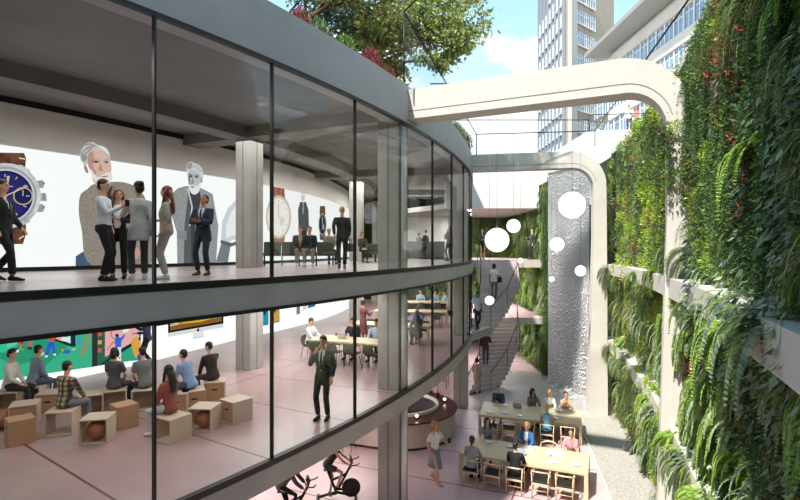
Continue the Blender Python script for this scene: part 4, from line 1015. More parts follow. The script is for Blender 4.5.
# faint sign marks on the partition
gm = mat('sign_grey', '#b9b8b6', .6)
for i, (x0, y0, y1) in enumerate(((410, 223.5, 229.5), (412.5, 222, 230.5), (415, 223, 229))):
    p = D(x0, 36.48, 0); f = MB(); z0 = EYE - (y1 - 250) / 500 * 36.48; z1 = EYE - (y0 - 250) / 500 * 36.48
    for k in range(4): f.ell((0, 0, z0 + (z1 - z0) * (k + .5) / 4), (.045, .008, (z1 - z0) / 11), 8, 5)
    o = f.build('wall_mark', gm); o.location = (p.x, 36.48, 0); tag(o, 'faint grey upright line of lettering on the white partition', 'sign', 'faint marks on the white partition')
# pendant globes
glow_w = emat('globe_white', '#ffffff', 1.35)
wire = mat('fine_wire', '#6d6d6b', .4, .4, var=0)
GL = [(572, 205, 13.2, 15.0, 'largest white globe lamp, in front of the water curtain'), (497, 240, 12.0, 16.0, 'large white globe lamp in front of the upper landing'), (513.5, 226, 6.8, 21.0, 'white globe lamp just above the large landing one'),
      (557, 244.3, 7.0, 19.5, 'white globe lamp below the largest one, before the water curtain'), (580.5, 270.8, 5.4, 19.0, 'small white globe lamp near the slim concrete frame leg'), (520.3, 260.6, 2.7, 23.5, 'tiny white globe lamp at the edge of the upper landing'),
      (551.7, 279, 2.7, 23.0, 'tiny white globe lamp low before the water curtain'), (489.5, 300.4, 4.6, 19.0, 'small white globe lamp hanging in front of the upper flight')]
for px, py, r, d, lb in GL:
    z = EYE - (py - 250) / 500 * d; rad = r * d / 500; p = D(px, d, z)
    t = thing('globe_pendant', lb, 'pendant lamp', p)
    f = MB(); f.ell((0, 0, 0), (rad, rad, rad), 28, 18); f.build('globe', glow_w, t)
    f = MB(); f.tube([(0, 0, rad), (0, 0, 12.28 - z)], .006, 5); f.build('cord', wire, t)
    f = MB(); f.lathe([(.0, rad * .98), (.03, rad * .985), (.03, rad + .05), (0, rad + .06)], 10); f.build('cap', wire, t)
# ================= bright display walls and their pictures
def hit(px, py, lvl, off):
    k = (px - 400) / 500
    def g(d):
        x, y = k * d - CX, d - CY
        return math.hypot(x, y) - R - led_r(math.degrees(math.atan2(y, x)), lvl) - off
    d = 4.0
    while g(d) > 0 and d < 60: d += .1
    lo, hi = d - .1, d
    for _ in range(18):
        m = (lo + hi) / 2
        if g(m) > 0: lo = m
        else: hi = m
    d = hi; return Vector((k * d, d, EYE - (py - 250) / 500 * d))
screen_w = emat('screen_white', '#fbfbfb', .84)
f = MB(); f.arc(-47, 6, lambda d: led_r(d, 2) - .04, lambda d: led_r(d, 2), F2 + .11, F2 + 3.17, 90, smooth=False)
vw2 = f.build('video_wall', screen_w); tag(vw2, 'tall curved video wall on the upper floor showing watches and grey-bearded men', 'video wall')
f = MB(); f.arc(-47, 24, lambda d: led_r(d, 1) - .04, lambda d: led_r(d, 1), F1 + .003, F2 - .47, 90)
screen_w1 = emat('screen_white_middle', '#fdfdfd', .95)
vw1 = f.build('video_wall', screen_w1); tag(vw1, 'curved video wall on the middle floor showing a green illustration and product pictures', 'video wall')
class Pic:
    def __init__(s, name, lvl, parent): s.n = name; s.l = lvl; s.p = parent; s.b = MB(); s.mats = []; s.off = .012
    def poly(s, pts, col, step=5.0):
        if isinstance(col, str):
            m = emat('px_' + col.strip('#'), col, .76)
        else: m = col
        if m not in s.mats: s.mats.append(m)
        bm = bmesh.new(); vs = [bm.verts.new((p[0], p[1], 0)) for p in pts]
        try: bm.faces.new(vs)
        except Exception: bm.free(); return s
        bm.normal_update()
        bmesh.ops.triangulate(bm, faces=bm.faces[:])
        x0 = min(p[0] for p in pts); x1 = max(p[0] for p in pts); x = x0 + step
        while x < x1 - .5:
            bmesh.ops.bisect_plane(bm, geom=bm.verts[:] + bm.edges[:] + bm.faces[:], plane_co=(x, 0, 0), plane_no=(1, 0, 0)); x += step
        bm.verts.index_update()
        V = [hit(v.co.x, v.co.y, s.l, s.off) for v in bm.verts]
        F = [[v.index for v in f.verts] for f in bm.faces]
        s.b.add(V, F, s.mats.index(m)); bm.free(); s.off += .0022
        return s
    def ell(s, cx, cy, rx, ry, col, rot=0, n=32):
        c, q = math.cos(rot), math.sin(rot)
        return s.poly([(cx + rx * math.cos(a) * c - ry * math.sin(a) * q, cy + rx * math.cos(a) * q + ry * math.sin(a) * c) for a in np.linspace(0, 2 * PI, n + 1)[:-1]], col)
    def line(s, pts, w, col):
        for a, b in zip(pts[:-1], pts[1:]):
            dx, dy = b[0] - a[0], b[1] - a[1]; L = math.hypot(dx, dy) or 1; nx, ny = -dy / L * w / 2, dx / L * w / 2
            s.poly([(a[0] + nx, a[1] + ny), (b[0] + nx, b[1] + ny), (b[0] - nx, b[1] - ny), (a[0] - nx, a[1] - ny)], col, 8)
        return s
    def done(s, label=None):
        o = link(s.n, s.b.mesh(s.n, s.mats), s.p)
        if label: o['label'] = label
        return o
def noise_emat(name, cols, scale=6, stretch=(1, 1, 1), strength=.76, detail=6):
    m, t, out = nt(name); tc = N(t, 'ShaderNodeTexCoord'); mp = N(t, 'ShaderNodeMapping'); mp.inputs['Scale'].default_value = stretch
    nz = N(t, 'ShaderNodeTexNoise'); nz.inputs['Scale'].default_value = scale; nz.inputs['Detail'].default_value = detail
    rp = N(t, 'ShaderNodeValToRGB'); el = rp.color_ramp.elements
    for i, c in enumerate(cols):
        e = el[i] if i < 2 else el.new(0.5)
    for i, c in enumerate(cols):
        el[i].position = .32 + .36 * i / (len(cols) - 1); el[i].color = lin(c)
    e = N(t, 'ShaderNodeEmission'); e.inputs['Strength'].default_value = strength
    t.links.new(tc.outputs['Object'], mp.inputs[0]); t.links.new(mp.outputs[0], nz.inputs[0]); t.links.new(nz.outputs['Fac'], rp.inputs[0]); t.links.new(rp.outputs[0], e.inputs[0]); t.links.new(e.outputs[0], out.inputs[0])
    return m
def sm(pts, k=4):
    n = len(pts); out = []
    for i in range(n):
        p0, p1, p2, p3 = [np.array(pts[(i + j - 1) % n], float) for j in range(4)]
        for q in range(k):
            t = q / k; out.append(tuple(.5 * (2 * p1 + (p2 - p0) * t + (2 * p0 - 5 * p1 + 4 * p2 - p3) * t * t + (3 * p1 - p0 - 3 * p2 + p3) * t ** 3)))
    return out
def z1(l, ox, oy, s): return [(ox + s * x, oy + s * y) for x, y in l]
# --- watch with brown strap
strap = noise_emat('strap_picture', ['#4a2c22', '#6b4232', '#7d5442'], 5)
steel = noise_emat('steel_picture', ['#8d9093', '#c2c5c8', '#eceeef'], 2.5)
p = Pic('watch_picture', 2, vw2)
p.poly([(-30, 152), (24, 153), (26, 158), (25, 170), (-30, 171)], strap).poly([(-30, 220), (26, 222), (26, 234), (23, 244), (-30, 245)], strap)
p.line([(19, 158), (25, 159)], 1.2, '#e8e2da').line([(19, 239), (24, 236)], 1.2, '#e8e2da')
p.poly([(-30, 164), (22, 165), (30, 170), (30, 222), (22, 226), (-30, 226)], steel)
for cy in (185, 209): p.poly([(36, cy - 4), (42, cy - 5), (45, cy - 2), (43, cy + 3), (37, cy + 3)], '#9fa2a5').poly([(42, cy - 5), (45, cy - 2), (44, cy)], '#5e6164')
p.poly([(38, 193), (46, 193), (47, 201), (38, 201)], '#a9acae').line([(44, 193), (44, 201)], 1, '#6d7073')
p.ell(5, 196, 36, 33, steel).ell(5, 196, 32, 29.5, '#a4a7aa').ell(5, 196, 29.5, 27, '#d6d8da').ell(5, 196, 28, 25.5, '#24245a').ell(5, 196, 25.5, 23, '#2b2d6e')
p.ell(23, 196, 10, 9, '#c2a884').ell(23, 196, 8.6, 7.7, '#232654').line([(23, 196), (23, 190)], .8, '#e6d2a8')
for a in np.linspace(0, 2 * PI, 13)[:-1]:
    ca, sa = math.cos(a), math.sin(a); p.line([(5 + 21 * ca, 196 + 19 * sa), (5 + 24.5 * ca, 196 + 22 * sa)], .9, '#d8c49c')
p.line([(5, 196), (28, 186)], 1.0, '#e6cfa0').line([(5, 196), (9, 176)], 1.6, '#e6cfa0').ell(5, 196, 2, 1.9, '#e6cfa0').line([(4, 186), (13, 186.5)], 1.0, '#b9b6c9').line([(8, 176), (8, 180)], 2.5, '#d8c49c')
p.done('blue-dial chronograph on a brown strap')
# --- colour portrait
tweed = noise_emat('tweed_picture', ['#7d746c', '#93897f', '#a89e93'], 30)
S = lambda *l: z1(l, 75, 130, .32)
p = Pic('portrait_picture', 2, vw2)
p.poly(S((2, 395), (25, 380), (90, 380), (120, 440), (2, 440)), '#4b5e7c')
p.poly(sm(S((62, 168), (38, 185), (16, 205), (12, 260), (22, 320), (30, 395), (60, 426), (100, 430), (230, 430), (240, 330), (225, 230), (200, 185), (160, 165), (118, 162))), tweed)
p.poly(S((66, 170), (85, 178), (125, 175), (135, 200), (130, 300), (105, 300), (85, 230)), '#403c3b')
p.poly(S((62, 165), (92, 190), (96, 235), (78, 215)), '#857a70').poly(S((120, 168), (140, 195), (128, 235), (112, 200)), '#857a70')
p.poly(S((168, 380), (195, 366), (206, 384), (196, 404), (172, 408)), '#c79d87')
H = lambda *l: sm(z1(l, 72, 132, .14))
p.poly(H((84, 245), (102, 240), (118, 290), (98, 286)), '#b48775')
p.poly(H((108, 160), (150, 122), (220, 132), (262, 175), (280, 240), (276, 300), (240, 345), (185, 340), (138, 290), (110, 225)), '#dcb9a9')
p.poly(H((112, 160), (150, 140), (158, 190), (150, 240), (176, 292), (150, 296), (118, 240)), '#c0958a').poly(H((140, 210), (165, 203), (198, 212), (170, 222)), '#8d6a60').poly(H((226, 214), (246, 207), (262, 216), (246, 222)), '#8d6a60')
p.poly(H((160, 214), (175, 210), (184, 217), (170, 220)), '#4a3f3d').poly(H((238, 216), (248, 212), (255, 218), (246, 221)), '#4a3f3d').line(z1([(140, 200), (165, 192), (196, 204)], 72, 132, .14), .9, '#aba19b').line(z1([(222, 206), (245, 196), (264, 206)], 72, 132, .14), .9, '#aba19b')
p.poly(H((203, 222), (216, 260), (222, 276), (200, 280), (190, 268)), '#bf9182').poly(H((134, 262), (165, 310), (195, 322), (225, 300), (262, 288), (284, 300), (286, 340), (246, 384), (192, 388), (150, 350)), '#e9e6e3').poly(H((205, 322), (235, 312), (262, 312), (240, 324)), '#b58379').poly(H((150, 330), (180, 365), (215, 380), (190, 390), (155, 360)), '#c9c5c1')
p.poly(H((62, 200), (62, 150), (80, 108), (110, 80), (150, 72), (185, 92), (235, 108), (268, 150), (272, 185), (240, 142), (200, 128), (150, 124), (122, 142), (112, 185), (104, 240), (86, 240), (74, 215)), '#c9c7c5')
for a_, b_, c_ in (((66, 190), (78, 140), (120, 104)), ((76, 210), (90, 160), (140, 116)), ((96, 96), (130, 84), (170, 104))): p.line(z1([a_, b_, c_], 72, 132, .14), 1.1, '#8a8684')
p.poly(H((100, 130), (130, 96), (165, 92), (150, 112), (120, 122)), '#a5a2a0').poly(H((64, 180), (84, 160), (108, 170), (100, 205), (76, 208)), '#9c9896').poly(H((190, 100), (238, 112), (264, 160), (220, 126)), '#ecebea')
p.done('grey-bearded man in a tweed jacket')
# --- grey portrait
gj = noise_emat('grey_jacket_picture', ['#87888a', '#989a9c', '#aaabad'], 26)
p = Pic('portrait_picture', 2, vw2)
p.poly(S((345, 175), (322, 182), (300, 200), (300, 260), (318, 320), (320, 430), (440, 430), (448, 300), (430, 200), (392, 180)), gj)
p.poly(S((352, 178), (388, 180), (394, 215), (376, 300), (378, 430), (356, 430), (352, 300)), '#46474a').poly(S((356, 180), (362, 300), (364, 430), (340, 430), (342, 300)), '#5f6063')
p.line(S((352, 182), (366, 240), (358, 300)), 1.4, '#d8d9da').poly(S((320, 315), (350, 315), (348, 345), (322, 340)), '#8a8b8e')
H = lambda *l: sm(z1(l, 165, 150, .14))
p.poly(H((163, 180), (185, 148), (225, 145), (252, 175), (262, 210), (248, 260), (210, 292), (176, 268)), '#c2c2c2').poly(H((165, 180), (180, 165), (182, 215), (178, 262), (168, 235)), '#8c8c8d').poly(H((255, 195), (268, 190), (268, 225), (256, 232)), '#9d9d9d')
p.poly(H((170, 186), (184, 180), (198, 190), (184, 197)), '#5a5a5b').poly(H((212, 192), (225, 184), (240, 194), (226, 200)), '#5a5a5b').line(z1([(168, 180), (184, 173), (200, 183)], 165, 150, .14), .9, '#7a7a7a').line(z1([(210, 186), (226, 177), (242, 187)], 165, 150, .14), .9, '#7a7a7a')
p.poly(H((200, 195), (206, 230), (200, 243), (186, 240)), '#919192').poly(H((166, 244), (186, 252), (205, 250), (228, 258), (254, 230), (252, 270), (236, 306), (204, 318), (176, 292)), '#ececec').poly(H((180, 262), (196, 257), (212, 264), (196, 270)), '#8e8686')
p.poly(H((160, 190), (156, 150), (160, 108), (180, 84), (215, 96), (248, 112), (270, 150), (273, 200), (262, 214), (254, 172), (225, 150), (195, 142), (174, 152), (166, 190)), '#d4d4d4').poly(H((160, 130), (164, 104), (182, 88), (196, 100), (190, 122), (176, 136)), '#9a9a9a').line(z1([(200, 110), (232, 120), (258, 156)], 165, 150, .14), 1.0, '#a9a9a9').line(z1([(172, 140), (200, 122), (236, 140)], 165, 150, .14), .9, '#b3b3b3')
p.done('grey-bearded man in black and white')
# --- detail of a pale watch
p = Pic('watch_detail_picture', 2, vw2)
p.poly([(238, 198), (228, 208), (222, 222), (221, 240), (226, 243), (239, 238)], '#d3d7da').poly([(238, 203), (231, 212), (226, 226), (226, 238), (239, 234)], '#f3f5f6').poly([(216, 262), (221, 244), (231, 243), (228, 262)], '#7b8287').poly([(221, 240), (232, 243), (239, 240), (239, 244), (230, 247), (220, 243)], '#5d686c')
p.poly([(259, 182), (262, 180), (263, 200), (260, 202)], '#3a3d40')
p.done()
# --- pale watch with tan strap
p = Pic('watch_picture', 2, vw2)
p.poly([(273, 184), (284, 183), (285, 199), (272, 199)], '#9a5f4f').line([(276, 186), (276, 198)], .8, '#c28d7b').line([(281, 186), (281, 198)], .8, '#c28d7b').poly([(271, 236), (285, 236), (284, 246), (273, 246)], '#a36e5c')
p.ell(278.5, 217, 12.5, 22, '#cbb9a6').ell(278.5, 217, 11.3, 20, '#f0e6da').ell(278.5, 217, 10, 18, '#fbf6ee').line([(278.5, 217), (278.5, 204)], .6, '#b3a08c').line([(278.5, 217), (284, 220)], .6, '#b3a08c').ell(282, 221, 2.5, 4.4, '#e8dccd')
for a in np.linspace(0, 2 * PI, 13)[:-1]: p.line([(278.5 + 8.3 * math.cos(a), 217 + 15 * math.sin(a)), (278.5 + 9.4 * math.cos(a), 217 + 17 * math.sin(a))], .5, '#a8947e')
p.done('white-dial watch on a reddish strap')
# --- slim standing figure
p = Pic('figure_picture', 2, vw2)
p.poly([(300, 202), (306, 202), (308.5, 210), (309, 226), (307, 232), (298.5, 232), (298.5, 226), (298, 210)], '#58595c').poly([(300, 230), (307, 230), (307, 247), (303.8, 247), (303.5, 236), (303, 247), (300, 247)], '#36373a').ell(303, 197, 1.9, 4.2, '#e7cdbf').ell(303, 193.5, 2.0, 2.8, '#f2ede8').line([(303.2, 202), (303.2, 214)], 1.2, '#a6a7aa')
p.done()
# --- dark watch
p = Pic('watch_picture', 2, vw2)
p.poly([(320, 206), (325, 206), (325.5, 215), (319.5, 215)], '#6d4a36').poly([(319.5, 234), (325.5, 234), (325, 240), (320, 240)], '#6d4a36').ell(322.5, 224.5, 4, 11.5, '#8f8f92').ell(322.5, 224.5, 3.2, 9.5, '#2d3140').ell(323.3, 227, 1.2, 3, '#9ba0ac').line([(322.5, 224), (322.5, 217)], .5, '#d9d4c6')
p.done('dark-dial watch on a brown strap')
# ------------------------------------------------------------------ middle floor pictures
S = lambda *l: z1(l, 0, 310, .14)
p = Pic('illustration_picture', 1, vw1)
p.poly([(-40, 296), (92, 286), (92, 367), (-40, 386)], '#3fb68d')
p.poly(S((-40, 200), (400, 40), (520, 230), (310, 412), (200, 370), (120, 400), (-40, 330)), '#2f9a74').poly(S((-40, 130), (30, 200), (130, 250), (60, 300), (-60, 310)), '#3cc39b')
p.poly(S((50, 270), (52, 220), (80, 195), (115, 195), (128, 215), (124, 240)), '#6fd6b0')
p.poly(S((45, 300), (92, 268), (136, 276), (134, 296), (88, 334), (46, 318)), '#3c78c9').poly(S((52, 296), (92, 270), (134, 278), (92, 304)), '#2c4a40')
p.poly(S((95, 300), (134, 280), (134, 298), (96, 328)), '#f3f5f4')
p.poly(S((128, 215), (150, 205), (172, 218), (168, 245), (148, 250), (128, 240)), '#d5443b').poly(S((150, 218), (168, 222), (160, 246)), '#1d2423').ell(21, 337.5, 2.2, 1.4, '#f0e3dc').line(S((148, 250), (145, 282), (168, 285)), .9, '#c99f3a')
p.poly(S((188, 150), (232, 140), (242, 185), (236, 200), (190, 198)), '#2b5247').line(S((204, 196), (206, 262)), 1.8, '#c46e56').line(S((226, 196), (222, 262)), 1.8, '#c46e56').poly(S((198, 262), (212, 262), (210, 284), (196, 282)), '#1e2a2a').poly(S((216, 262), (228, 262), (226, 284), (212, 282)), '#1e2a2a')
p.poly(S((262, 172), (300, 120), (510, 60), (535, 66), (540, 262), (510, 262)), '#17313a').poly(S((300, 170), (330, 115), (500, 70), (505, 240), (400, 200)), '#bfe6d4').poly(S((380, 150), (436, 135), (440, 222), (400, 206)), '#f0b7bb').poly(S((440, 130), (500, 115), (500, 232), (440, 220)), '#e9f3ee').line(S((452, 150), (492, 142)), 1.0, '#6fc3a0').line(S((452, 172), (492, 166)), 1.0, '#6fc3a0').line(S((452, 192), (492, 190)), 1.0, '#6fc3a0')
p.poly(S((318, 178), (330, 140), (345, 95), (412, 85), (416, 150), (400, 205), (376, 226), (350, 224), (356, 190)), '#ee4f3d').ell(53, 323, 2.6, 2.6, '#c98a6a')
p.poly(S((348, 226), (378, 226), (366, 262), (342, 326), (322, 322), (336, 262)), '#2b62d3').poly(S((356, 226), (384, 228), (398, 312), (382, 318), (368, 262)), '#2b62d3').poly(S((322, 324), (342, 324), (338, 338), (320, 338)), '#f4f4f4').poly(S((380, 314), (398, 310), (400, 324), (386, 328)), '#f4f4f4')
p.ell(42, 353.5, 2.2, 2.0, '#e8c7a4').poly(S((446, 300), (470, 280), (506, 290), (500, 310), (452, 314)), '#3b6fc4').poly(S((510, 282), (538, 272), (542, 280), (514, 290)), '#e4c8a8').poly(S((548, 240), (552, 215), (575, 210), (586, 222), (580, 240), (560, 246)), '#5b8edb').poly(S((436, 285), (450, 276), (456, 292), (444, 296)), '#d9a53f')
p.line(S((572, 340), (612, 200), (640, 110)), .8, '#d45c43').line(S((606, 312), (632, 230), (655, 130)), .8, '#d45c43')
for k in range(6):
    u = k / 6; p.line([(80.5 + 8.6 * u, 356 - 30 * u), (85.2 + 6.2 * u, 352.5 - 26 * u)], .7, '#d45c43')
p.poly([(92, 288), (97.5, 287.5), (97.5, 366), (92, 367)], '#333639')
p.poly([(97.5, 287), (150, 283), (150, 357), (97.5, 366)], '#2f6b58').poly([(99, 300), (103, 300), (103, 352), (99, 353)], '#2f5c50')
for i, c in enumerate(('#4f7fd0', '#e05a48', '#e2b04a', '#e05a48')): p.poly([(97.9, 324.5 + i * 8), (101.7, 324 + i * 8), (101.7, 328 + i * 8), (97.9, 328.5 + i * 8)], c)
p.poly([(105, 287), (140, 284), (139, 339), (105, 357)], '#f0b3b3').line([(106, 331), (112, 329), (111, 336), (116, 340)], .8, '#4d63c9').line([(107, 350), (113, 342), (118, 346)], .8, '#d14c52').line([(124, 290), (128, 312), (136, 318)], .8, '#4d63c9')
p.poly([(98, 366), (140, 337), (141, 340), (104, 364)], '#1c2b2c').poly([(104, 364), (141, 340), (141, 360)], '#39a883')
p.poly([(122, 290), (130, 289), (129, 331), (123, 334)], '#f2f2f4')
for i in range(3): p.line([(121.5 + i * .4, 329 - i * 4.2), (127.5 + i * .3, 325 - i * 4.2)], 1.7, '#3d5ec2')
p.poly([(114.5, 339), (117, 336.5), (121, 337.5), (124, 334), (125, 333), (124.5, 337), (121.5, 341), (121, 347), (115.5, 348)], '#3a6fd6').ell(117, 335.5, 1.8, 1.7, '#3a2a26').poly([(115.8, 347.5), (121, 347), (121.2, 362), (116.5, 362.5)], '#f1ece4').ell(118, 351, .8, .8, '#d9a53f').ell(119.5, 358, .8, .8, '#c46e56')
p.poly([(131, 341), (136, 336), (141, 342), (141, 359), (135, 357), (132, 349)], '#e8a64a').poly([(137, 356), (142, 350), (142, 361), (138, 361)], '#3b62b8')
p.poly([(140, 283), (151, 282), (151, 356.5), (141, 358.5)], '#ffffff')
p.done('flat green illustration of people, ladders and large tablets')
# --- desktop screen showing autumn mountains
land = noise_emat('mountain_picture', ['#8a5a2c', '#d8a53a', '#efe2a8', '#7e8a8f'], 3.0, (1, 1, 3), .76)
p = Pic('computer_picture', 1, vw1)
p.poly([(168, 300), (223.5, 291), (223.5, 323.5), (168, 333)], '#1d1a1c').poly([(170.2, 301), (221.5, 293), (221.5, 321.5), (170.2, 330.6)], land)
p.poly([(170.2, 301), (221.5, 293), (221.5, 304), (205, 313), (188, 317), (170.2, 321)], '#9fb3c9').poly([(170.2, 319), (182, 316), (196, 313), (205, 309), (221.5, 307), (221.5, 311), (200, 318), (170.2, 324)], '#c9c2c6')
p.poly([(170.2, 326.5), (195, 321), (221.5, 317.5), (221.5, 321.5), (170.2, 330.6)], '#8a5f33').poly([(180, 324), (195, 317), (214, 312), (221.5, 313), (221.5, 316), (200, 322)], '#e6b32c')
p.poly([(168, 333), (223.5, 323.5), (223.5, 327.5), (168, 337)], '#e2e3e6').poly([(193, 333), (203.5, 331), (204, 337), (193, 339)], '#eceded').line([(192.5, 338.6), (204.3, 336.6)], .8, '#c5c7ca')
p.ell(198, 330.2, 1.3, 1.4, '#2b2b2d').ell(198.6, 328.4, .45, .6, '#2b2b2d')
p.poly([(152, 306), (168, 304), (168, 324.5), (152, 327)], '#3a3a3c').poly([(152, 307), (167.3, 305), (167.3, 322.5), (152, 325)], '#f2f0ea').ell(161, 320.5, 1, .9, '#e2a13c').ell(164, 320, 1, .9, '#58b074').ell(158.5, 321, 1, .9, '#4b83cf')
p.done('desktop computer showing golden mountains')
# --- phone shots and other hanging pictures
for pts, c1, tip in (([(259.5, 290), (268.5, 288.5), (268.5, 324.5), (259.5, 326.5)], '#1f9fb5', '#0e3b57'), ([(270, 288), (279.5, 287), (279.5, 321.8), (270, 324)], '#d9a45a', '#6b4423')):
    p = Pic('phone_picture', 1, vw1); p.poly(pts, '#22252a')
    (x0, ya), (x1, yb), (_, yc), (_, yd) = pts
    p.poly([(x0 + .6, ya), (x1 - .6, yb), (x1 - .6, yc - .8), (x0 + .6, yd - .8)], c1)
    p.poly([(x0 + .6, yd - 16), (x0 + 3, yd - 13), (x0 + 5, yd - 10.5), (x0 + 6.5, yd - 13.5), (x1 - .6, yc - 15), (x1 - .6, yb), (x0 + .6, ya)], tip); p.done()
p = Pic('panel_picture', 1, vw1); p.poly([(296.5, 290), (300, 289.5), (300, 313.5), (296.5, 314.8)], '#7d8286'); p.done()
p = Pic('panel_picture', 1, vw1); p.poly([(303, 288), (307, 287.5), (307, 308), (303, 311)], '#efe0d2'); p.done()
p = Pic('tablet_picture', 1, vw1); p.poly([(308, 287), (315.3, 286), (315.3, 306.3), (308, 308.5)], '#3aa5d8').poly([(308, 293), (315.3, 286), (315.3, 296), (310, 304)], '#8fd0ee').poly([(308, 300), (311, 298), (313, 302), (315.3, 301), (315.3, 306), (308, 308)], '#2a78c4'); p.done()
p = Pic('tablet_picture', 1, vw1)
for x in (326, 331, 336): p.poly([(x, 292), (x + 4, 291.5), (x + 2.6, 295.5), (x + 1.5, 299)], '#43474a')
p.done()
# ================= planting
LM = [leafmat('leaf_lime', '#b2cc55'), leafmat('leaf_mid', '#86a64a'), leafmat('leaf_dark', '#45643a'), leafmat('leaf_greygreen', '#93a58a'), leafmat('leaf_straw', '#7f8350'), leafmat('leaf_red', '#b5524a'), leafmat('leaf_pale', '#bccd86'), leafmat('leaf_rosemary', '#5f7a52'), leafmat('leaf_heart', '#4a6656', rough=.35), leafmat('leaf_crimson', '#a34a58')]
LIME, MIDG, DARK, GREY, STRAW, RED, PALE, ROSE, HEART, CRIM = range(10)
rng = np.random.default_rng(11)
def nrm(a): return a / np.maximum(np.linalg.norm(a, axis=-1, keepdims=True), 1e-9)
def leaves(base, d, L, w, fold=.0, up=None):
    """diamond leaves as quads"""
    n = len(base); d = nrm(d); ref = rng.normal(size=(n, 3)) if up is None else np.broadcast_to(np.asarray(up, float), (n, 3)) + rng.normal(size=(n, 3)) * .25
    s = nrm(np.cross(d, ref)); L = np.broadcast_to(L, (n,))[:, None]; w = np.broadcast_to(w, (n,))[:, None]
    nn = np.cross(s, d)
    m = base + d * L * .42
    return np.stack([base, m + s * w + nn * w * fold, base + d * L, m - s * w + nn * w * fold], 1)
def strip(path, w):
    """ribbon along path (k,3) with half widths w (k,)"""
    t = nrm(np.gradient(path, axis=0)); s = nrm(np.cross(t, np.array([.3, .9, .3]) + rng.normal(size=3) * .3)); a = path + s * w[:, None]; b = path - s * w[:, None]
    return np.stack([a[:-1], b[:-1], b[1:], a[1:]], 1)
def droop(n, L, out, rise, k, spread=.6):
    P = []
    for _ in range(n):
        a = rng.normal() * spread; ds = np.array([math.sin(a), abs(math.cos(a)), 0]); t = np.linspace(0, 1, k); l = L * rng.uniform(.6, 1.1)
        o = out * rng.uniform(.6, 1.2)
        p = ds[None] * (o * (1 - (1 - t) ** 2))[:, None]; p[:, 2] = rise * np.sin(t * PI * .6) - l * t ** 1.6
        P.append(p + rng.normal(size=3) * np.array([.12, .02, .08]))
    return P
def proto_bush(c1, c2, R=.24, n=170, L=.085, w=.016):
    d = nrm(rng.normal(size=(n, 3))); d[:, 1] = np.abs(d[:, 1]); b = d * R * rng.uniform(.35, .85, (n, 1)) * np.array([1.1, .9, 1]); dd = d + rng.normal(size=(n, 3)) * .45 + np.array([0, .1, .35])
    return leaves(b, dd, L * rng.uniform(.7, 1.3, n), w), np.where(rng.random(n) < .75, c1, c2)
def proto_trail(c1, ns=14, L=1.1, nl=30, ll=.06, lw=.009, out=.28, c2=None):
    Q = []; M = []
    for p in droop(ns, L, out, .12, 14, .7):
        u = np.sort(rng.random(nl * 2)) ; ix = u * 13; i = np.minimum(ix.astype(int), 12); f = (ix - i)[:, None]
        pt = p[i] * (1 - f) + p[i + 1] * f; t = nrm(p[i + 1] - p[i]); s = nrm(np.cross(t, rng.normal(size=(nl * 2, 3))))
        Q.append(leaves(pt, t * .7 + s, ll * rng.uniform(.6, 1.2, nl * 2), lw)); M.append(np.full(nl * 2, c1 if c2 is None or rng.random() < .7 else c2))
        Q.append(strip(p, np.full(14, .004))); M.append(np.full(13, c1))
    return np.concatenate(Q), np.concatenate(M)
def proto_fern(c1, c2, nf=13, L=.75, out=.42):
    Q = []; M = []
    for p in droop(nf, L, out, .22, 15, .95):
        for sgn in (-1, 1):
            k = 26; u = np.linspace(.12, 1, k); ix = u * 13.99; i = np.minimum(ix.astype(int), 13); f = (ix - i)[:, None]
            pt = p[i] * (1 - f) + p[i + 1] * f; t = nrm(p[i + 1] - p[i]); s = nrm(np.cross(t, np.array([0, .6, 1.0]))) * sgn
            Q.append(leaves(pt, s + t * .5, .12 * np.sin(u * PI * .85 + .3) + .015, .016, up=np.array([0, .6, 1]))); M.append(np.full(k, c1 if rng.random() < .75 else c2))
        Q.append(strip(p, np.full(15, .004))); M.append(np.full(14, c1))
    return np.concatenate(Q), np.concatenate(M)
def proto_heart(c1, c2, n=70, L=.115, w=.042, R=.3):
    b = rng.normal(size=(n, 3)) * np.array([R * .75, .05, R]) + np.array([0, .14, 0]); d = np.stack([rng.normal(size=n) * .5, rng.uniform(.2, .8, n), -rng.uniform(.3, 1, n)], 1)
    return leaves(b, d, L * rng.uniform(.6, 1.2, n), w * rng.uniform(.7, 1.1, n), -.25, up=np.array([0, 1, .5])), np.where(rng.random(n) < .75, c1, c2)
def proto_grass(c1, c2, n=70, L=.9, out=.38):
    Q = []; M = []
    for p in droop(n, L, out, .2, 7, .55): Q.append(strip(p, np.linspace(.008, .002, 7))); M.append(np.full(6, c1 if rng.random() < .7 else c2))
    return np.concatenate(Q), np.concatenate(M)
def proto_strap(c1, c2, n=44, L=.8, out=.34):
    Q = []; M = []
    for p in droop(n, L, out, .16, 8, .8): Q.append(strip(p, .015 * np.sin(np.linspace(.25, PI * .98, 8)))); M.append(np.full(7, c1 if rng.random() < .7 else c2))
    return np.concatenate(Q), np.concatenate(M)
def proto_red(c1=RED, c2=DARK):
    a, ma = proto_heart(c2, HEART, 34, .09, .03, .2); n = 45; b = rng.normal(size=(n, 3)) * np.array([.2, .05, .2]) + np.array([0, .2, 0]); d = rng.normal(size=(n, 3)) + np.array([0, .5, .6])
    return np.concatenate([a, leaves(b, d, .075, .010)]), np.concatenate([ma, np.full(n, c1)])
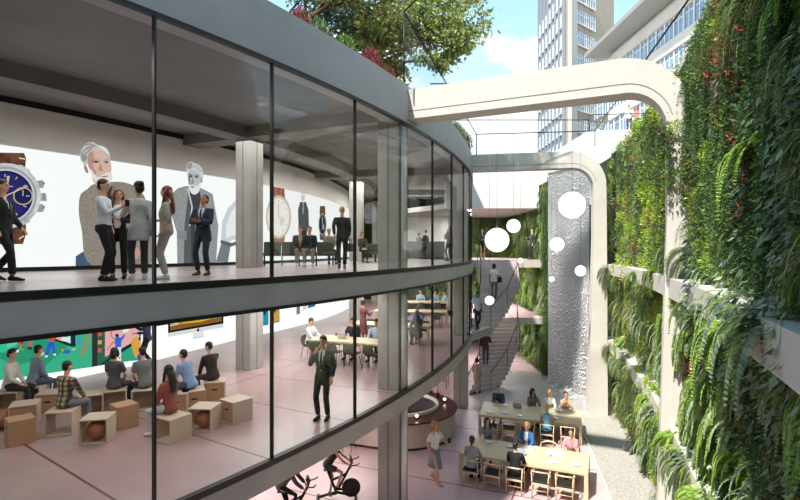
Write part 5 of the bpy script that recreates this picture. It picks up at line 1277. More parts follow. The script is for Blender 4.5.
KINDS = {  # name: (prototypes, size)
    'lime_shrub': [proto_bush(LIME, PALE), proto_bush(LIME, MIDG)], 'green_shrub': [proto_bush(MIDG, DARK), proto_bush(MIDG, LIME)],
    'trailing_rosemary': [proto_trail(ROSE, c2=MIDG), proto_trail(ROSE, 12, 1.5, 40, c2=DARK)], 'hanging_fern': [proto_fern(MIDG, PALE), proto_fern(GREY, MIDG)],
    'heart_leaf_plant': [proto_heart(HEART, GREY), proto_heart(GREY, HEART)], 'grass_tuft': [proto_grass(STRAW, PALE), proto_grass(STRAW, MIDG)],
    'shade_painted_shrub': [proto_bush(DARK, ROSE), proto_bush(ROSE, DARK)], 'shade_painted_trailing_plant': [proto_trail(DARK, 15, 1.3, 36, c2=ROSE), proto_trail(DARK, 13, 1.0, 34, c2=HEART)],
    'strap_leaf_plant': [proto_strap(PALE, GREY), proto_strap(GREY, MIDG)], 'red_flowering_plant': [proto_red(), proto_red(RED, HEART)]}
PROTO = {}
def quads_mesh(name, Q, M):
    me = bpy.data.meshes.new(name); n = len(Q)
    me.vertices.add(n * 4); me.vertices.foreach_set('co', np.ascontiguousarray(Q.reshape(-1), dtype=np.float32))
    me.loops.add(n * 4); me.loops.foreach_set('vertex_index', np.arange(n * 4, dtype=np.int32))
    me.polygons.add(n); me.polygons.foreach_set('loop_start', np.arange(0, n * 4, 4, dtype=np.int32))
    for m in LM: me.materials.append(m)
    me.polygons.foreach_set('material_index', M.astype(np.int32)); me.update(calc_edges=True); return me
for k, l in KINDS.items(): PROTO[k] = [quads_mesh(k, q, m) for q, m in l]
# wall positions
def pick_kind(deg, z, rn):
    d = interp(deg, [-38, -10], [0, 1])    # 0 close to the eye, 1 at the far end
    patch = math.sin(deg * .9 + z * .55) + math.sin(deg * .37 - z * .8 + 1.3)
    r = rn.random()
    if deg > -22:      # beyond the nearer concrete leg
        if z > F2: tab = (('lime_shrub', .70), ('red_flowering_plant', .14), ('green_shrub', .05), ('trailing_rosemary', .08 if patch < .5 else .3), ('heart_leaf_plant', .05), ('strap_leaf_plant', .05))
        else: tab = (('strap_leaf_plant', .35 if patch > -.3 else .6), ('lime_shrub', .42), ('red_flowering_plant', .10), ('green_shrub', .04), ('hanging_fern', .08), ('heart_leaf_plant', .03))
    elif deg < -29.2:  # darker plants paint the shade of the near end into the leaf colour
        tab = (('shade_painted_shrub', .25), ('shade_painted_trailing_plant', .35 if patch > 0 else .15), ('heart_leaf_plant', .15 if patch > 0 else .35), ('grass_tuft', .05), ('hanging_fern', .03 if z > F2 else .2), ('red_flowering_plant', .08))
    else:
        if z > F2 + .6:
            if patch > .55: tab = (('trailing_rosemary', .75), ('green_shrub', .2), ('grass_tuft', .05))
            elif patch > -.35: tab = (('red_flowering_plant', .3), ('heart_leaf_plant', .35), ('lime_shrub', .15), ('trailing_rosemary', .2))
            else: tab = (('grass_tuft', .12), ('lime_shrub', .38), ('trailing_rosemary', .25), ('green_shrub', .25))
        else:
            if patch > .3: tab = (('hanging_fern', .65), ('strap_leaf_plant', .2), ('grass_tuft', .06))
            elif patch > -.6: tab = (('hanging_fern', .45), ('lime_shrub', .2), ('trailing_rosemary', .15), ('red_flowering_plant', .1), ('grass_tuft', .04))
            else: tab = (('heart_leaf_plant', .2), ('red_flowering_plant', .08), ('green_shrub', .3), ('hanging_fern', .42))
    s = sum(w for _, w in tab); a = 0
    for k, w in tab:
        a += w / s
        if r <= a: return k
    return tab[-1][0]
def in_view(p, m=30):
    if p.y < .5: return False
    px = 400 + 500 * p.x / p.y; py = 250 - 500 * (p.z - EYE) / p.y
    return -m < px < 800 + m and -m < py < 500 + m
def near_leg(deg, z):
    for g in (-24.7, -11.35):
        if g - .25 < deg < g + .95 * 1.0: return True
    return False
rn = random.Random(5); SPOTS = []
deg = -38.5
while deg < -10.0:
    r = wall_r(deg); dist = (PO(deg, r) - Vector((0, 0, 0))).length
    sp = .40 if dist < 12 else .46
    stepd = sp / (R + r) * 180 / PI
    z = .15 + rn.random() * .3
    while z < TOP + .1:
        dd = deg + rn.uniform(-.5, .5) * stepd; zz = z + rn.uniform(-.15, .15)
        ledge = (F2 - .59 < zz < F2 + (.03 if dd > -24 else .5) and not -33.4 < dd < -31.0) or (F1 - .54 < zz < F1 + .08 and dd * 7 % 3 < .7)
        skip = near_leg(dd, zz) or (ledge and rn.random() < (.80 if math.sin(dd * 2.1) > -.5 else .2))
        if not skip: SPOTS.append((dd, zz))
        z += sp * rn.uniform(.8, 1.15)
    deg += stepd
LABEL = {'shade_painted_shrub': 'shade-painted feathery shrub', 'shade_painted_trailing_plant': 'shade-painted dark plant with trailing strands', 'lime_shrub': 'bright lime green feathery shrub', 'green_shrub': 'mid green feathery shrub', 'trailing_rosemary': 'dark green plant with long trailing strands', 'hanging_fern': 'fern with long drooping fronds',
         'heart_leaf_plant': 'plant with broad dark heart-shaped leaves', 'grass_tuft': 'straw-green grass tuft with arching blades', 'strap_leaf_plant': 'pale green strap-leaved drooping plant', 'red_flowering_plant': 'dark-leaved plant with small red flowers'}
def zone(deg, z):
    a = 'past the near concrete leg' if deg > -24.6 else 'before the near concrete leg'
    b = 'above the upper ledge' if z > F2 else ('between the two ledges' if z > F1 else 'below the lower ledge')
    return '%s %s' % (b, a)
cand = []
for dd, zz in SPOTS:
    p = PO(dd, wall_r(dd) + (-.06 if any(a_ - .12 < zz < a_ + .5 for a_ in (F1 - .42, F2 - .47)) else .27), zz)
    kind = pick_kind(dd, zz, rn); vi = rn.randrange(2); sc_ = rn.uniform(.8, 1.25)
    a = math.radians(dd) + PI / 2        # local +Y points into the atrium
    cand.append([p.length if False else p.y, p, kind, vi, sc_, a + rn.uniform(-.3, .3), dd, zz])
for k in range(16):
    dd = -24.7 + rn.uniform(-.75, .1); zz = rn.uniform(7.9, 9.7); p = PO(dd, 5.72 if dd < -25.05 else 5.95, zz) if dd < -25.05 else PO(-25.1, 5.9 + rn.random() * .45, zz)
    cand.append([p.y, p, rn.choice(['trailing_rosemary', 'lime_shrub', 'trailing_rosemary', 'green_shrub', 'red_flowering_plant']), rn.randrange(2), rn.uniform(.7, 1.0), math.radians(dd) + (PI if False else PI / 2) + .9, -25.0, zz])
vis = sorted([c for c in cand if in_view(c[1], 5)], key=lambda c: c[0])
chosen = vis[:270]; ids = {id(c) for c in chosen}
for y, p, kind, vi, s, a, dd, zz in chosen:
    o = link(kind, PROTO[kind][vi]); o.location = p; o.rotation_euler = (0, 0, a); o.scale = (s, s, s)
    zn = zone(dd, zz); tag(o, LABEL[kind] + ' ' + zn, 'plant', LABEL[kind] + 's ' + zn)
def bake(name, items, label, cat='plants'):
    Qs = []; Ms = []
    for p, kind, vi, s, a in items:
        q, m = KINDS[kind][vi]; c, sn = math.cos(a), math.sin(a)
        Rm = np.array([[c, -sn, 0], [sn, c, 0], [0, 0, 1]]); Qs.append((q * s) @ Rm.T + np.array(p)); Ms.append(m)
    o = link(name, quads_mesh(name, np.concatenate(Qs), np.concatenate(Ms))); return tag(o, label, cat, None, 'stuff')
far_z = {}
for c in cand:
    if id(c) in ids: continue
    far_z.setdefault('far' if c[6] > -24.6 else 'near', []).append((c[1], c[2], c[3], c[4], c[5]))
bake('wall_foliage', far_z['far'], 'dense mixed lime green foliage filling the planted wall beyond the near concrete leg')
if 'near' in far_z: bake('wall_foliage', far_z['near'], 'dense, partly shade-painted foliage of the planted wall towards the top and outer edge')
# short undergrowth covering the planting mat
def cover(name, n, fn, label, cols):
    base = []; dr = []
    for _ in range(n):
        b, d = fn(); base.append(b); dr.append(d)
    Q = leaves(np.array(base), np.array(dr) + rng.normal(size=(n, 3)) * .5, rng.uniform(.05, .13, n), rng.uniform(.010, .028, n))
    tag(link(name, quads_mesh(name, Q, rng.choice(cols, n))), label, 'foliage', None, 'stuff')
def wallpt():
    while True:
        dd = rn.uniform(-38.8, -10.0); z = rn.uniform(.05, TOP + .1)
        if not near_leg(dd, z) : break
    p = PO(dd, wall_r(dd) + .28 - rn.random() * .12, z); a = math.radians(dd); return (p.x, p.y, p.z), (-math.cos(a), -math.sin(a), .3)
cover('wall_undergrowth', 52000, wallpt, 'short leafy undergrowth covering the planted wall mat', [LIME, LIME, MIDG, PALE, GREY])
# ---- back walls: hanging creepers
items = []
for k in range(520):
    y = rn.uniform(27.8, 37.6); z = rn.uniform(.3, 10.7)
    if F1 - .5 < z < F1 + .15 or F2 - .55 < z < F2 + .15: continue
    items.append(((XW - .02, y, z), rn.choice(['trailing_rosemary', 'trailing_rosemary', 'strap_leaf_plant', 'lime_shrub', 'hanging_fern']), rn.randrange(2), rn.uniform(.8, 1.2), PI / 2 + rn.uniform(-.3, .3)))
for k in range(520):
    x = rn.uniform(1.5, 8.2); z = rn.uniform(.3, 9.6)
    if F1 - .5 < z < F1 + .15 or F2 - .55 < z < F2 + .15: continue
    items.append(((x, 37.98, z), rn.choice(['trailing_rosemary', 'trailing_rosemary', 'strap_leaf_plant', 'lime_shrub', 'hanging_fern']), rn.randrange(2), rn.uniform(.8, 1.3), PI + rn.uniform(-.3, .3)))
for k in range(60):
    items.append(((XW - .3 + rn.uniform(-.1, .2), 27.55, rn.uniform(.4, 11.0)), rn.choice(['trailing_rosemary', 'green_shrub', 'trailing_rosemary']), rn.randrange(2), rn.uniform(.5, .8), PI + rn.uniform(-.3, .3)))
bake('creeper_foliage', items, 'hanging green creepers on the walls behind the stairs and landings')
f = MB(); f.box((XW + 1.0, 27.6, 5.5), (2.2, .2, 11)); struct('wall_back_edge', f, soil)
def backpt():
    if rn.random() < .5: return (XW - .02 - rn.random() * .1, rn.uniform(27.6, 38), rn.uniform(.05, 10.8)), (-1, 0, -.3)
    return (rn.uniform(1, 8.3), 37.97 - rn.random() * .1, rn.uniform(.05, 9.6)), (0, -1, -.3)
cover('creeper_leaves', 16000, backpt, 'small creeper leaves covering the walls behind the stairs', [MIDG, MIDG, DARK, LIME, ROSE])
# ================= roof terrace planting and the world beyond
def shrub(p, R, h, cols, label, name='roof_shrub', n=900, L=.10, w=.016, group=None, upr=.9):
    d = nrm(rng.normal(size=(n, 3))); d[:, 2] = np.abs(d[:, 2]); b = d * rng.uniform(.25, 1, (n, 1)) ** .6 * np.array([R, R, h])
    Q = leaves(b, d * .8 + np.array([0, 0, upr]) + rng.normal(size=(n, 3)) * .3, L * rng.uniform(.6, 1.3, n), w)
    t = thing(name, label, 'shrub', p, 0, group); link('foliage', quads_mesh('foliage', Q, rng.choice(cols, n)), t)
    f = MB()
    for k in range(6): a = k * 1.05; f.tube([(0, 0, 0), (R * .35 * math.cos(a), R * .35 * math.sin(a), h * .7)], [.025, .008], 5)
    f.build('stem', bark, t); return t
bark = mat('bark', '#5b4a3a', .9, var=.3, scale=12, bump=.5)
SH = [(299, 14.0, .3, .5, [CRIM, CRIM, DARK], 'dark red shrub on the roof edge, cut by the frame top'), (319, -8, .38, .55, [DARK, ROSE, GREY], 'blue-green feathery shrub on the roof edge beside the dark red one'), (345, -6, .38, .55, [DARK, ROSE, MIDG], 'mid green rounded shrub on the roof edge'),
      (371, -4, .40, .72, [CRIM, CRIM, CRIM, DARK], 'tall crimson shrub on the roof edge between two green ones'), (387, -2, .34, .55, [CRIM, CRIM, DARK], 'lower crimson shrub on the roof edge beside the tall crimson one'), (400, 0, .30, .45, [PALE, MIDG], 'pale green shrub on the roof edge before the concrete frame'), (419, 0, .34, .35, [CRIM, CRIM, DARK], 'small crimson shrub just above the end of the concrete frame')]
for i, (px, _, Rr, h, cols, lb) in enumerate(SH):
    # stand on the planter strip behind the coping
    k = (px - 400) / 500; best = None
    for d in np.linspace(5, 22, 400):
        x, y = k * d, d; r = math.hypot(x - CX, y - CY) - R
        if r < -.95: best = d; break
    d = best; shrub(Vector((k * d, d, TOP - .12)), Rr, h + .5, cols, lb, n=3000)
for px, d, cols, lb in ((452, 19.3, [MIDG, DARK], 'small green shrub on the roof edge behind the concrete frame'), (457.5, 20.2, [PALE, MIDG], 'small pale shrub on the roof edge between the green and crimson ones behind the frame'), (463, 21.2, [CRIM, DARK], 'small crimson shrub on the roof edge behind the concrete frame')):
    shrub(D(px, d, TOP - .1), .4, .8, cols, lb, n=1100)
f = MB(); f.arc(-47, DEND, -3.2, -.62, TOP - .1, TOP - .06, 60); struct('ground_planter', f, soil)
TL = [leafmat('tree_leaf_light', '#aebb7a', trans=.5), leafmat('tree_leaf_dark', '#75884a', trans=.45), leafmat('tree_leaf_olive', '#8d8d56', trans=.4), leafmat('tree_leaf_blue', '#5f7d78', trans=.25)]
def tree(base, H, crown, Rr, n, cols, label, seed, L=.32, w=.09, thick=.22, lean=(0, 0)):
    r2 = random.Random(seed); t = thing('tree', label, 'tree', base)
    tips = []; f = MB()
    def grow(p, d, l, r, lv):
        pts = [p]; q = p; dd = d
        for k in range(4):
            dd = (dd + Vector((r2.gauss(0, .16), r2.gauss(0, .16), .05))).normalized(); q = q + dd * l / 4; pts.append(q)
        f.tube(pts, [r, r * .9, r * .8, r * .72, r * .62], 7 if lv < 2 else 5)
        if lv >= 3: tips.extend(pts[1:]); return
        if lv >= 2: tips.extend(pts[2:])
        for k in range(4 if lv < 2 else 3):
            a = r2.uniform(0, 2 * PI); e = r2.uniform(.5, 1.1); s = dd.orthogonal().normalized(); s2 = dd.cross(s)
            nd = (dd * math.cos(e) + (s * math.cos(a) + s2 * math.sin(a)) * math.sin(e) + Vector((0, 0, .15))).normalized()
            grow(pts[-1] if k < 2 else pts[-2], nd, l * r2.uniform(.6, .8), r * .6, lv + 1)
    grow(Vector((0, 0, 0)), Vector((lean[0], lean[1], 1)).normalized(), H * .42, thick, 0)
    f.build('trunk', bark, t)
    tp = np.array([tuple(v) for v in tips]); k = rng.integers(0, len(tp), n)
    b = tp[k] + rng.normal(size=(n, 3)) * Rr
    d = rng.normal(size=(n, 3)) + np.array([0, 0, -.25])
    Q = leaves(b, d, L * rng.uniform(.6, 1.25, n), w, -.15)
    me = bpy.data.meshes.new('crown'); nn = len(Q)
    me.vertices.add(nn * 4); me.vertices.foreach_set('co', np.ascontiguousarray(Q.reshape(-1), dtype=np.float32)); me.loops.add(nn * 4); me.loops.foreach_set('vertex_index', np.arange(nn * 4, dtype=np.int32))
    me.polygons.add(nn); me.polygons.foreach_set('loop_start', np.arange(0, nn * 4, 4, dtype=np.int32))
    for m in TL: me.materials.append(m)
    me.polygons.foreach_set('material_index', rng.choice(cols, nn).astype(np.int32)); me.update(calc_edges=True)
    link('crown', me, t); return t
def blob_tree(base, blobs, n, cols, label, L, w, thick, seed):
    """trunk with one limb reaching into every leaf mass; blobs are world points with a radius"""
    r2 = random.Random(seed); t = thing('tree', label, 'tree', base); f = MB()
    top = Vector((0, 0, 3.2)); f.tube([(0, 0, 0), (.08, .05, 1.6), top], [thick, thick * .8, thick * .6], 9)
    Bs = []; Ds = []
    for c, Rb in blobs:
        c = Vector(c) - Vector(base); st = Vector((0, 0, 1.4 + 1.8 * r2.random()))
        mid = st.lerp(c, .5) + Vector((r2.gauss(0, .25), r2.gauss(0, .25), .35))
        f.tube([st, st.lerp(mid, .5), mid, mid.lerp(c, .6), c], [thick * .4, thick * .32, thick * .24, thick * .16, thick * .07], 6)
        for k in range(9):
            e = c + Vector((r2.gauss(0, 1), r2.gauss(0, 1), r2.gauss(0, .8))).normalized() * Rb * r2.uniform(.6, 1.15); s0 = mid.lerp(c, r2.random()); f.tube([s0, s0.lerp(e, .5) + Vector((0, 0, .08)), e], [thick * .09, thick * .06, thick * .02], 4)
            m = n // 9; k2 = rng.random((m, 1)); b = np.array(s0) * (1 - k2) * .6 + np.array(e) * (1 - (1 - k2) * .6) + rng.normal(size=(m, 3)) * Rb * .2
            Bs.append(b); Ds.append(rng.normal(size=(m, 3)) + np.array([0, 0, -.3]))
    f.build('trunk', bark, t)
    Bs = np.concatenate(Bs); Q = leaves(Bs, np.concatenate(Ds), L * rng.uniform(.6, 1.25, len(Bs)), w, -.2)
    me = bpy.data.meshes.new('crown'); nn = len(Q)
    me.vertices.add(nn * 4); me.vertices.foreach_set('co', np.ascontiguousarray(Q.reshape(-1), dtype=np.float32)); me.loops.add(nn * 4); me.loops.foreach_set('vertex_index', np.arange(nn * 4, dtype=np.int32))
    me.polygons.add(nn); me.polygons.foreach_set('loop_start', np.arange(0, nn * 4, 4, dtype=np.int32))
    for m in TL: me.materials.append(m)
    me.polygons.foreach_set('material_index', rng.choice(cols, nn).astype(np.int32)); me.update(calc_edges=True); link('crown', me, t); return t
def PB(px, py, d): return ((px - 400) / 500 * d, d, EYE + (250 - py) / 500 * d)
blob_tree(Vector((-1.6, 19.0, TOP - .1)), [(PB(x, y, d), r) for x, y, d, r in ((424, 14, 18.5, 1.0), (450, 5, 19, 1.05), (472, 20, 18.5, .9), (487, -5, 19, .9), (466, 44, 18.3, .65), (440, 38, 19, .9), (412, 42, 19.5, .9), (447, 62, 18.5, .4), (400, 10, 20, 1.1), (430, -35, 19, 1.2), (470, -40, 19, 1.2), (380, -30, 19.5, 1.3))], 680, [0, 0, 1], 'tall deciduous tree on the roof, light leaves against the sky', .2, .055, .2, 3)
blob_tree(Vector((-2.9, 15.8, TOP - .1)), [(PB(x, y, d), r) for x, y, d, r in ((372, 30, 16, .8), (392, 48, 16.5, .7), (398, 76, 17, .55), (384, 8, 16, .8), (402, 25, 17, .7), (362, -8, 16, .8), (388, -30, 16, .9), (340, -30, 15, .9))], 520, [2, 2, 1], 'olive brown tree on the roof behind the crimson shrubs', .2, .045, .16, 8)
blob_tree(Vector((-4.6, 16.6, TOP - .1)), [(PB(x, y, d), r) for x, y, d, r in ((350, 16, 17.5, .9), (366, 38, 18, .8), (330, 4, 17.5, .9), (380, 20, 18.5, .9), (345, -20, 17.5, 1.0), (312, -12, 16.5, .9))], 700, [3, 3, 1], 'blue-green tree on the roof behind the olive brown one', .2, .04, .16, 12)
# ---- glazed roof edge over the atrium: thin dark rails, posts and panes
t = thing('glass_canopy', 'thin dark framed glass canopy standing over the atrium opening', 'glass canopy')
A = D(404, 12.9, TOP); A2 = D(404, 12.9, EYE + 6.15); Bp = D(476.5, 22.8, TOP - .1); B2 = D(476.5, 22.8, EYE + 5.28); Cp = D(595, 21.0, TOP); C2 = D(595, 21.0, EYE + 5.0); Dp = D(690, 9.6, TOP); D2 = D(692, 9.6, EYE + 4.9)
G2 = D(470, 9.6, EYE + 5.4)
def rail(nm, pts, r=.022): f = MB(); f.tube(pts, r, 6); return f.build(nm, black, t)
rail('post', [A, A2]); rail('post', [Bp, B2]); rail('post', [Cp, C2])
rail('rail', [A2, B2]); rail('rail', [B2, C2]); rail('rail', [C2, D2]); rail('rail', [A2, A2 + Vector((1.1, -1.2, .55))]); 
mid_ = A2.lerp(B2, .35); 
gp = glassmat('canopy_glass', '#f6f9fa', .10)
def pane(a, b, c, d):
    n_ = (b - a).cross(d - a).normalized() * .012; f = MB(); f.add([a - n_, b - n_, c - n_, d - n_, a + n_, b + n_, c + n_, d + n_], [(0, 1, 2, 3), (7, 6, 5, 4), (0, 4, 5, 1), (1, 5, 6, 2), (2, 6, 7, 3), (3, 7, 4, 0)]); f.build('pane', gp, t)
pane(A, Bp, B2, A2); pane(Bp, Cp, C2, B2)
rail('suspension_rail', [D(430, 16, EYE + 5.32), D(600, 16, EYE + 5.32)], .02); rail('suspension_rail', [D(440, 20.5, EYE + 5.33), D(590, 20.5, EYE + 5.33)], .02)
# ---- raised street terrace behind the planted wall
TZ = EYE + 7.3
f = MB(); f.prism([(9.9, 20.5), (13.0, 20), (30, 24), (30, 70), (9.5, 70)], TOP - 2, TOP - .02); struct('ground_street', f, conc_light)
f = MB(); f.prism([(11.5, 30.6), (24.9, 29.2), (24.9, 70), (11.5, 70)], TOP - .02, TZ); struct('terrace_slab', f, plaster)
t = thing('terrace_railing', 'thin dark railing on the white raised terrace behind the planted wall', 'railing')
f = MB(); f.tube([(11.6, 30.7, TZ + 1.0), (24.8, 29.35, TZ + 1.0)], .025, 6); f.build('rail', black, t)
for k in range(9):
    x = 11.6 + 13.2 * k / 8; f = MB(); f.tube([(x, 30.7 - 1.35 * k / 8, TZ), (x, 30.7 - 1.35 * k / 8, TZ + 1)], .016, 6); f.build('post', black, t)
person('man in a pale blue top and dark trousers on the street terrace', D(629, 31.2, TZ), (-.4, -1), 1.74, 'stand', ('phone', 'down'), top='#b9c4cf', bottom='#4a3c3a', hc='brown', fine=False)
person('woman in a salmon pink top on the street terrace beside the man in pale blue', D(636.5, 31.3, TZ), (-1, -.3), 1.70, 'stand', ('hold', 'hold'), top='#cf7f74', bottom='#5b4a46', hair='long', hc='red', female=True, fine=False)
person('person in a grey jacket standing alone on the street terrace', D(601.5, 33.5, TZ), (0, -1), 1.5, 'stand', ('down', 'down'), top='#7b8087', bottom='#565b63', hc='brown', fine=False)
person('person in a red top half hidden by the planted wall top', D(648, 31.8, TZ), (-1, 0), 1.66, 'stand', ('down', 'down'), top='#b5524c', bottom='#444', hair='long', hc='brown', female=True, fine=False)
# ---- buildings
stone = mat('tower_stone', '#a59a8a', .8, var=.07, scale=.6); pale_stone = mat('pale_stone', '#c6c3bc', .8, var=.05, scale=.5); bluew = mat('spandrel_grey', '#717b88', .5, var=.1, scale=.5)
winm = mat('window_glass', '#7f9cb8', .08, .3, var=.15, scale=.3); win2 = mat('window_glass_pale', '#8aa3ba', .08, .2, var=.15, scale=.3)
def win_mesh(w, h, dpt, mats, split=True):
    f = MB(); f.box((0, 0, 0), (w, dpt, h), 0, 0)
    return f.mesh('window', mats)
def facade(b, origin, ux, n, rows, w, h, pw, ph, m, z0, frame=None, limit=100, name='window'):
    """windows laid on a facade: origin at a lower corner, ux the direction along it, outward normal to its right"""
    ux = Vector(ux).normalized(); me = None; rest = MB(); cnt = 0; ang = math.atan2(ux.y, ux.x); out = []
    for r in range(rows):
        for c in range(n):
            p = Vector(origin) + ux * (pw * (c + .5)); z = z0 + ph * (r + .5)
            out.append((p.x, p.y, z))
    if not frame: frame = white_steel
    fm = MB(); fm.box((0, 0, 0), (w, .16, h), 0, 0); fm.box((0, -.09, 0), (.09, .06, h), 0, 1); fm.box((0, -.09, h * .12), (w, .06, .08), 0, 1); fm.box((0, -.10, -h / 2 - .05), (w + .15, .16, .1), 0, 1)
    me = fm.mesh(name, [m, frame])
    out = [o for o in out if in_view(Vector(o) , 12)] 
    for k, p in enumerate(out[:limit]):
        o = link(name, me, b); o.location = Vector(p) - b.location; o.rotation_euler = (0, 0, ang)
    for p in out[limit:]:
        pass
# tower: beige face to the right, blue-grey face to the left
tw = thing('tower_building', 'tall stone tower with blue-grey side and beige front rows of windows', 'building', D(572, 70, 0))
T0 = tw.location
c = D(569, 70); l = D(540, 84); rgt = D(604, 76)
ul = (l - c).normalized(); ur = (rgt - c).normalized(); Lw, Rw = (l - c).length, (rgt - c).length + 3
far_ = l + ur * (Rw); f = MB(); f.prism([(p.x - T0.x, p.y - T0.y) for p in (c, c + ur * Rw, c + ur * Rw + ul * Lw, l)], 0, 62); f.build('wall', stone, tw)
f = MB(); nrmL = Vector((-ul.y, ul.x, 0)); nrmL = nrmL if nrmL.y < 0 else -nrmL
nR = Vector((-ur.y, ur.x, 0)); nR = nR if nR.y < 0 else -nR
q = c + ul * (Lw * .54) + nrmL * .06 - T0; f.box((q.x, q.y, 31), (Lw * .9, .2, 62), math.atan2(ul.y, ul.x)); f.build('side_cladding', bluew, tw)
for k in range(8):
    q = c + ul * (Lw * (.10 + .87 * k / 7)) + nrmL * .3 - T0; f = MB(); f.box((q.x, q.y, 31), (.35, .4, 62), math.atan2(ul.y, ul.x)); f.build('pier', mat('pier_grey', '#858c96', .7), tw)
for s_, L_ in ((.45, 1.6),):
    q = c + ur * .6 + nR * .25 - T0; f = MB(); f.box((q.x, q.y, 31), (1.5, .5, 62), math.atan2(ur.y, ur.x)); f.build('pier', mat('pier_stone', '#b3b0a8', .8), tw)
# windows of both faces
def lay(b, org, u, nrm_, n, pw, w, h, z0, ph, rows, m, limit):
    ang = math.atan2(u.y, u.x); fm = MB()
    if (Matrix.Rotation(ang, 3, 'Z') @ Vector((0, -1, 0))).dot(nrm_) < 0: ang += PI
    fm.box((0, 0, 0), (w, .12, h), 0, 0); fm.box((0, -.08, 0), (.10, .05, h), 0, 1); fm.box((0, -.08, h * .15), (w, .05, .09), 0, 1); fm.box((0, -.09, -h / 2 - .05), (w + .2, .2, .12), 0, 1)
    for sx in (-1, 1): fm.box((sx * w / 2, -.07, 0), (.10, .08, h), 0, 1)
    me = fm.mesh('window', [m, white_steel]); k = 0
    for r in range(rows):
        for i in range(n):
            p = org + u * (pw * (i + .5)) + nrm_ * .22; p.z = z0 + ph * r
            if not in_view(p, 10) or k >= limit: continue
            o = link('window', me, b); o.location = p - b.location; o.rotation_euler = (0, 0, ang); k += 1
lay(tw, c + ur * 1.4, ur, nR, 3, 1.75, 1.3, 1.9, 18.5, 3.1, 12, win2, 36)
lay(tw, c + ul * (Lw * .10), ul, nrmL, 7, Lw * .125, 1.0, 2.0, 18.5, 3.1, 12, winm, 64)
# long pale building in perspective with bands of windows and a deep roof overhang
X0 = 29.0
lb = thing('office_building', 'long pale office building with bands of windows and a deep roof overhang', 'building', (X0, 50, 0))
def at(x, y, z): return Vector((x - X0, y - 50, z))
u0, u1 = Vector((X0 + .2, 26, 0)), Vector((X0 - 1.1, 66, 0)); uu = (u1 - u0).normalized(); LL = (u1 - u0).length; nL = Vector((-uu.y, uu.x, 0)); nL = nL if nL.x < 0 else -nL
angb = math.atan2(uu.y, uu.x); cen = (u0 + u1) / 2
f = MB(); q = cen - nL * 6; f.box((q.x - X0, q.y - 50, 16.4), (LL, 12, 32.8), angb); f.build('wall', pale_stone, lb)
f = MB(); q = cen - nL * 3.5; f.box((q.x - X0, q.y - 50, 33.1), (LL + 3, 13, .5), angb); f.build('roof_overhang', mat('roof_grey', '#8d8c88', .7), lb)
for k, z in enumerate((31.6, 28.1, 24.6, 21.1, 17.6)):
    f = MB(); q = cen + nL * .15; f.box((q.x - X0, q.y - 50, z), (LL, .5, 1.2), angb); f.build('spandrel_band', pale_stone, lb)
wn_ = MB(); W_ = 1.5
fm = MB(); fm.box((0, 0, 0), (W_, .1, 2.0), 0, 0); fm.box((W_ * .5, -.08, 0), (.14, .12, 2.2), 0, 1); fm.box((-.1, -.07, 0), (.07, .06, 2.0), 0, 1); fm.box((0, -.07, .5), (W_, .05, .06), 0, 1)
me = fm.mesh('window', [winm, white_steel]); ang = angb
if (Matrix.Rotation(ang, 3, 'Z') @ Vector((0, -1, 0))).dot(nL) < 0: ang += PI
cnt = 0
for z in (29.85, 26.35, 22.85, 19.35):
    for i in range(27):
        p = u0 + uu * (1.0 + 1.68 * i) + nL * .1; p.z = z
        if not in_view(p, 10) or cnt >= 98: continue
        o = link('window', me, lb); o.location = p - lb.location; o.rotation_euler = (0, 0, ang); cnt += 1
# unseen block added behind the viewpoint to shade the near end of the planted wall
nb = thing('added_shade_block', 'tall unseen block added to shade the near end of the planted wall', 'building', (2.5, -6.2, 0))
sx, sy = .38, .42
f = MB(); f.prism([(-7.0, 3.4), (6.5, -6), (3, -12), (-10.5, -2.6)], 0, 40); f.build('wall', conc_dark, nb)
f = MB(); f.prism([(-7.2, 3.5), (6.7, -6), (3, -12.3), (-10.8, -2.6)], 40, 40.6); f.build('roof', concrete, nb)
# ================= light, sky, camera
def area(name, loc, size, power, rot=(0, 0, 0), col=(1, 1, 1), sy=None):
    l = bpy.data.lights.new(name, 'AREA'); l.energy = power; l.color = col; l.shape = 'RECTANGLE'; l.size = size; l.size_y = sy or size
    o = bpy.data.objects.new(name, l); COL.objects.link(o); o.location = loc; o.rotation_euler = rot; return o
SUN = Vector((-.42, -.42, .85)).normalized()
l = bpy.data.lights.new('sun', 'SUN'); l.energy = 6.0; l.angle = math.radians(1.6); l.color = (1, .95, .86)
o = bpy.data.objects.new('sun', l); COL.objects.link(o); o.rotation_euler = SUN.to_track_quat('Z', 'Y').to_euler()
# fill lights added under the ceilings of both storeys and the ground floor
for dg in (-36, -30, -24.5, -17, -9, -1):
    p = PO(dg, -4.4, F2 - .50); area('fill_light', p, 2.6, 150 if dg > -27 else 36, (0, 0, math.radians(dg)), (1, .97, .95), 4.0)
    p = PO(dg, -5.0, CEIL - .45); area('fill_light', p, 2.0, 60 if dg < -20 else 150, (0, 0, math.radians(dg)), (1, .96, .93), 3.5)
for dg in (-34, -26, -18, -10):
    p = PO(dg, -4.5, F1 - .46); area('fill_light', p, 2.4, 130, (0, 0, math.radians(dg)), (1, .95, .92), 3.5)
for dg in (-37, -33.5, -30, -26, -21):  # fill added near the glass to brighten the upper floor people
    p = PO(dg, -1.7, HEAD - .1); area('fill_light', p, .5, 26, (0, 0, math.radians(dg)), (1, .97, .94), 2.0)
for dg in (-36, -32.5, -29, -26.2):  # fill added behind the glass for the man on the phone and the boxes
    p = PO(dg, -1.2, F2 - .48); area('fill_light', p, .5, 22, (0, 0, math.radians(dg)), (1, .97, .94), 1.8)
area('fill_light', Vector((5.2, 29.4, EYE + 2.35)), 1.5, 110)  # fill lights added under the landings to brighten the stairs and back
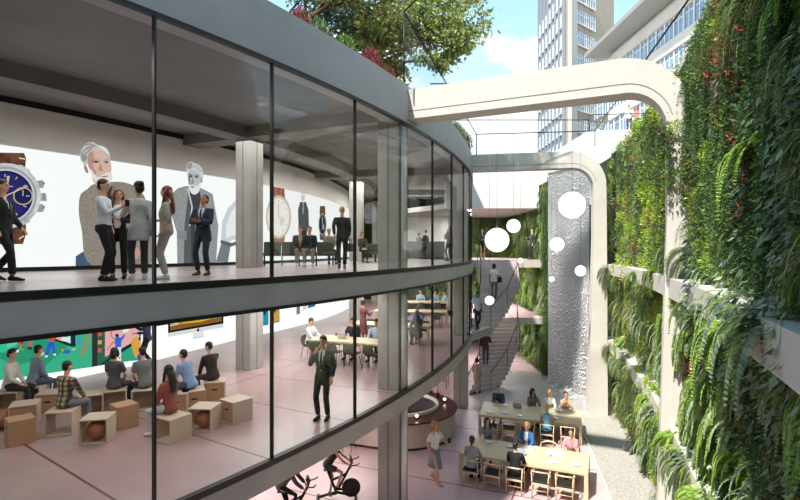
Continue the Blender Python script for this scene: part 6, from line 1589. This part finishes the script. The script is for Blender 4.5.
area('fill_light', Vector((5.2, 28.6, F2 - .46)), 1.2, 70)
area('fill_light', Vector((5.5, 31, F1 - .4)), 3, 160)
area('fill_light', Vector((1.2, 32.0, CEIL - .5)), 2.5, 160)  # fill added to brighten the white partition
area('fill_light', Vector((5.0, 32.5, F2 - .46)), 3, 420); area('fill_light', Vector((4.5, 33, EYE + 2.35)), 3, 240)  # two more added fills for the depth of the landings
w = bpy.data.worlds.new('sky'); sc.world = w; w.use_nodes = True; t = w.node_tree; t.nodes.clear()
out = t.nodes.new('ShaderNodeOutputWorld'); bg = t.nodes.new('ShaderNodeBackground')
tc = N(t, 'ShaderNodeTexCoord'); sp = N(t, 'ShaderNodeSeparateXYZ'); t.links.new(tc.outputs['Generated'], sp.inputs[0])
rp = N(t, 'ShaderNodeValToRGB'); e = rp.color_ramp.elements
e[0].position = .0; e[0].color = lin('#e3ebee'); e[1].position = .75; e[1].color = lin('#7fb4dc')
x = e.new(.22); x.color = lin('#cfe4ee'); x = e.new(.42); x.color = lin('#a3cfe8')
t.links.new(sp.outputs[2], rp.inputs[0])
mp = N(t, 'ShaderNodeMapping'); mp.inputs['Scale'].default_value = (3.2, 3.2, 5.5); mp.inputs['Location'].default_value = (.35, .2, .1); t.links.new(tc.outputs['Generated'], mp.inputs[0])
nz = N(t, 'ShaderNodeTexNoise'); nz.inputs['Scale'].default_value = 1.5; nz.inputs['Detail'].default_value = 9; nz.inputs['Roughness'].default_value = .58; t.links.new(mp.outputs[0], nz.inputs[0])
# clouds gather towards the horizon
ml = N(t, 'ShaderNodeMath', operation='MULTIPLY_ADD'); ml.inputs[1].default_value = -.62; ml.inputs[2].default_value = .17; t.links.new(sp.outputs[2], ml.inputs[0])
ad = N(t, 'ShaderNodeMath', operation='ADD'); t.links.new(nz.outputs['Fac'], ad.inputs[0]); t.links.new(ml.outputs[0], ad.inputs[1])
cr = N(t, 'ShaderNodeValToRGB'); cr.color_ramp.elements[0].position = .47; cr.color_ramp.elements[1].position = .58; t.links.new(ad.outputs[0], cr.inputs[0])
mx = N(t, 'ShaderNodeMix', data_type='RGBA'); t.links.new(cr.outputs[0], mx.inputs[0]); t.links.new(rp.outputs[0], mx.inputs[6]); mx.inputs[7].default_value = lin('#f6f7f7')
t.links.new(mx.outputs[2], bg.inputs['Color']); bg.inputs['Strength'].default_value = 1.15
t.links.new(bg.outputs[0], out.inputs[0])
cam = bpy.data.cameras.new('camera'); cam.sensor_width = 36; cam.lens = 22.5; cam.clip_start = .1; cam.clip_end = 500
o = bpy.data.objects.new('camera', cam); COL.objects.link(o); o.location = (0, 0, EYE); o.rotation_euler = (PI / 2, 0, 0); sc.camera = o
vs = sc.view_settings; sc.display_settings.display_device = 'sRGB'; vs.view_transform = 'Standard'; vs.look = 'None'; vs.gamma = 1; vs.exposure = 0.45; vs.use_curve_mapping = False
cy = sc.cycles; cy.max_bounces = 8; cy.transparent_max_bounces = 24; cy.diffuse_bounces = 4; cy.glossy_bounces = 3; cy.use_denoising = True; cy.sample_clamp_indirect = 6.0
cy.caustics_reflective = False; cy.caustics_refractive = False
for o in PEOPLE:
    if '_w' in o: del o['_w']
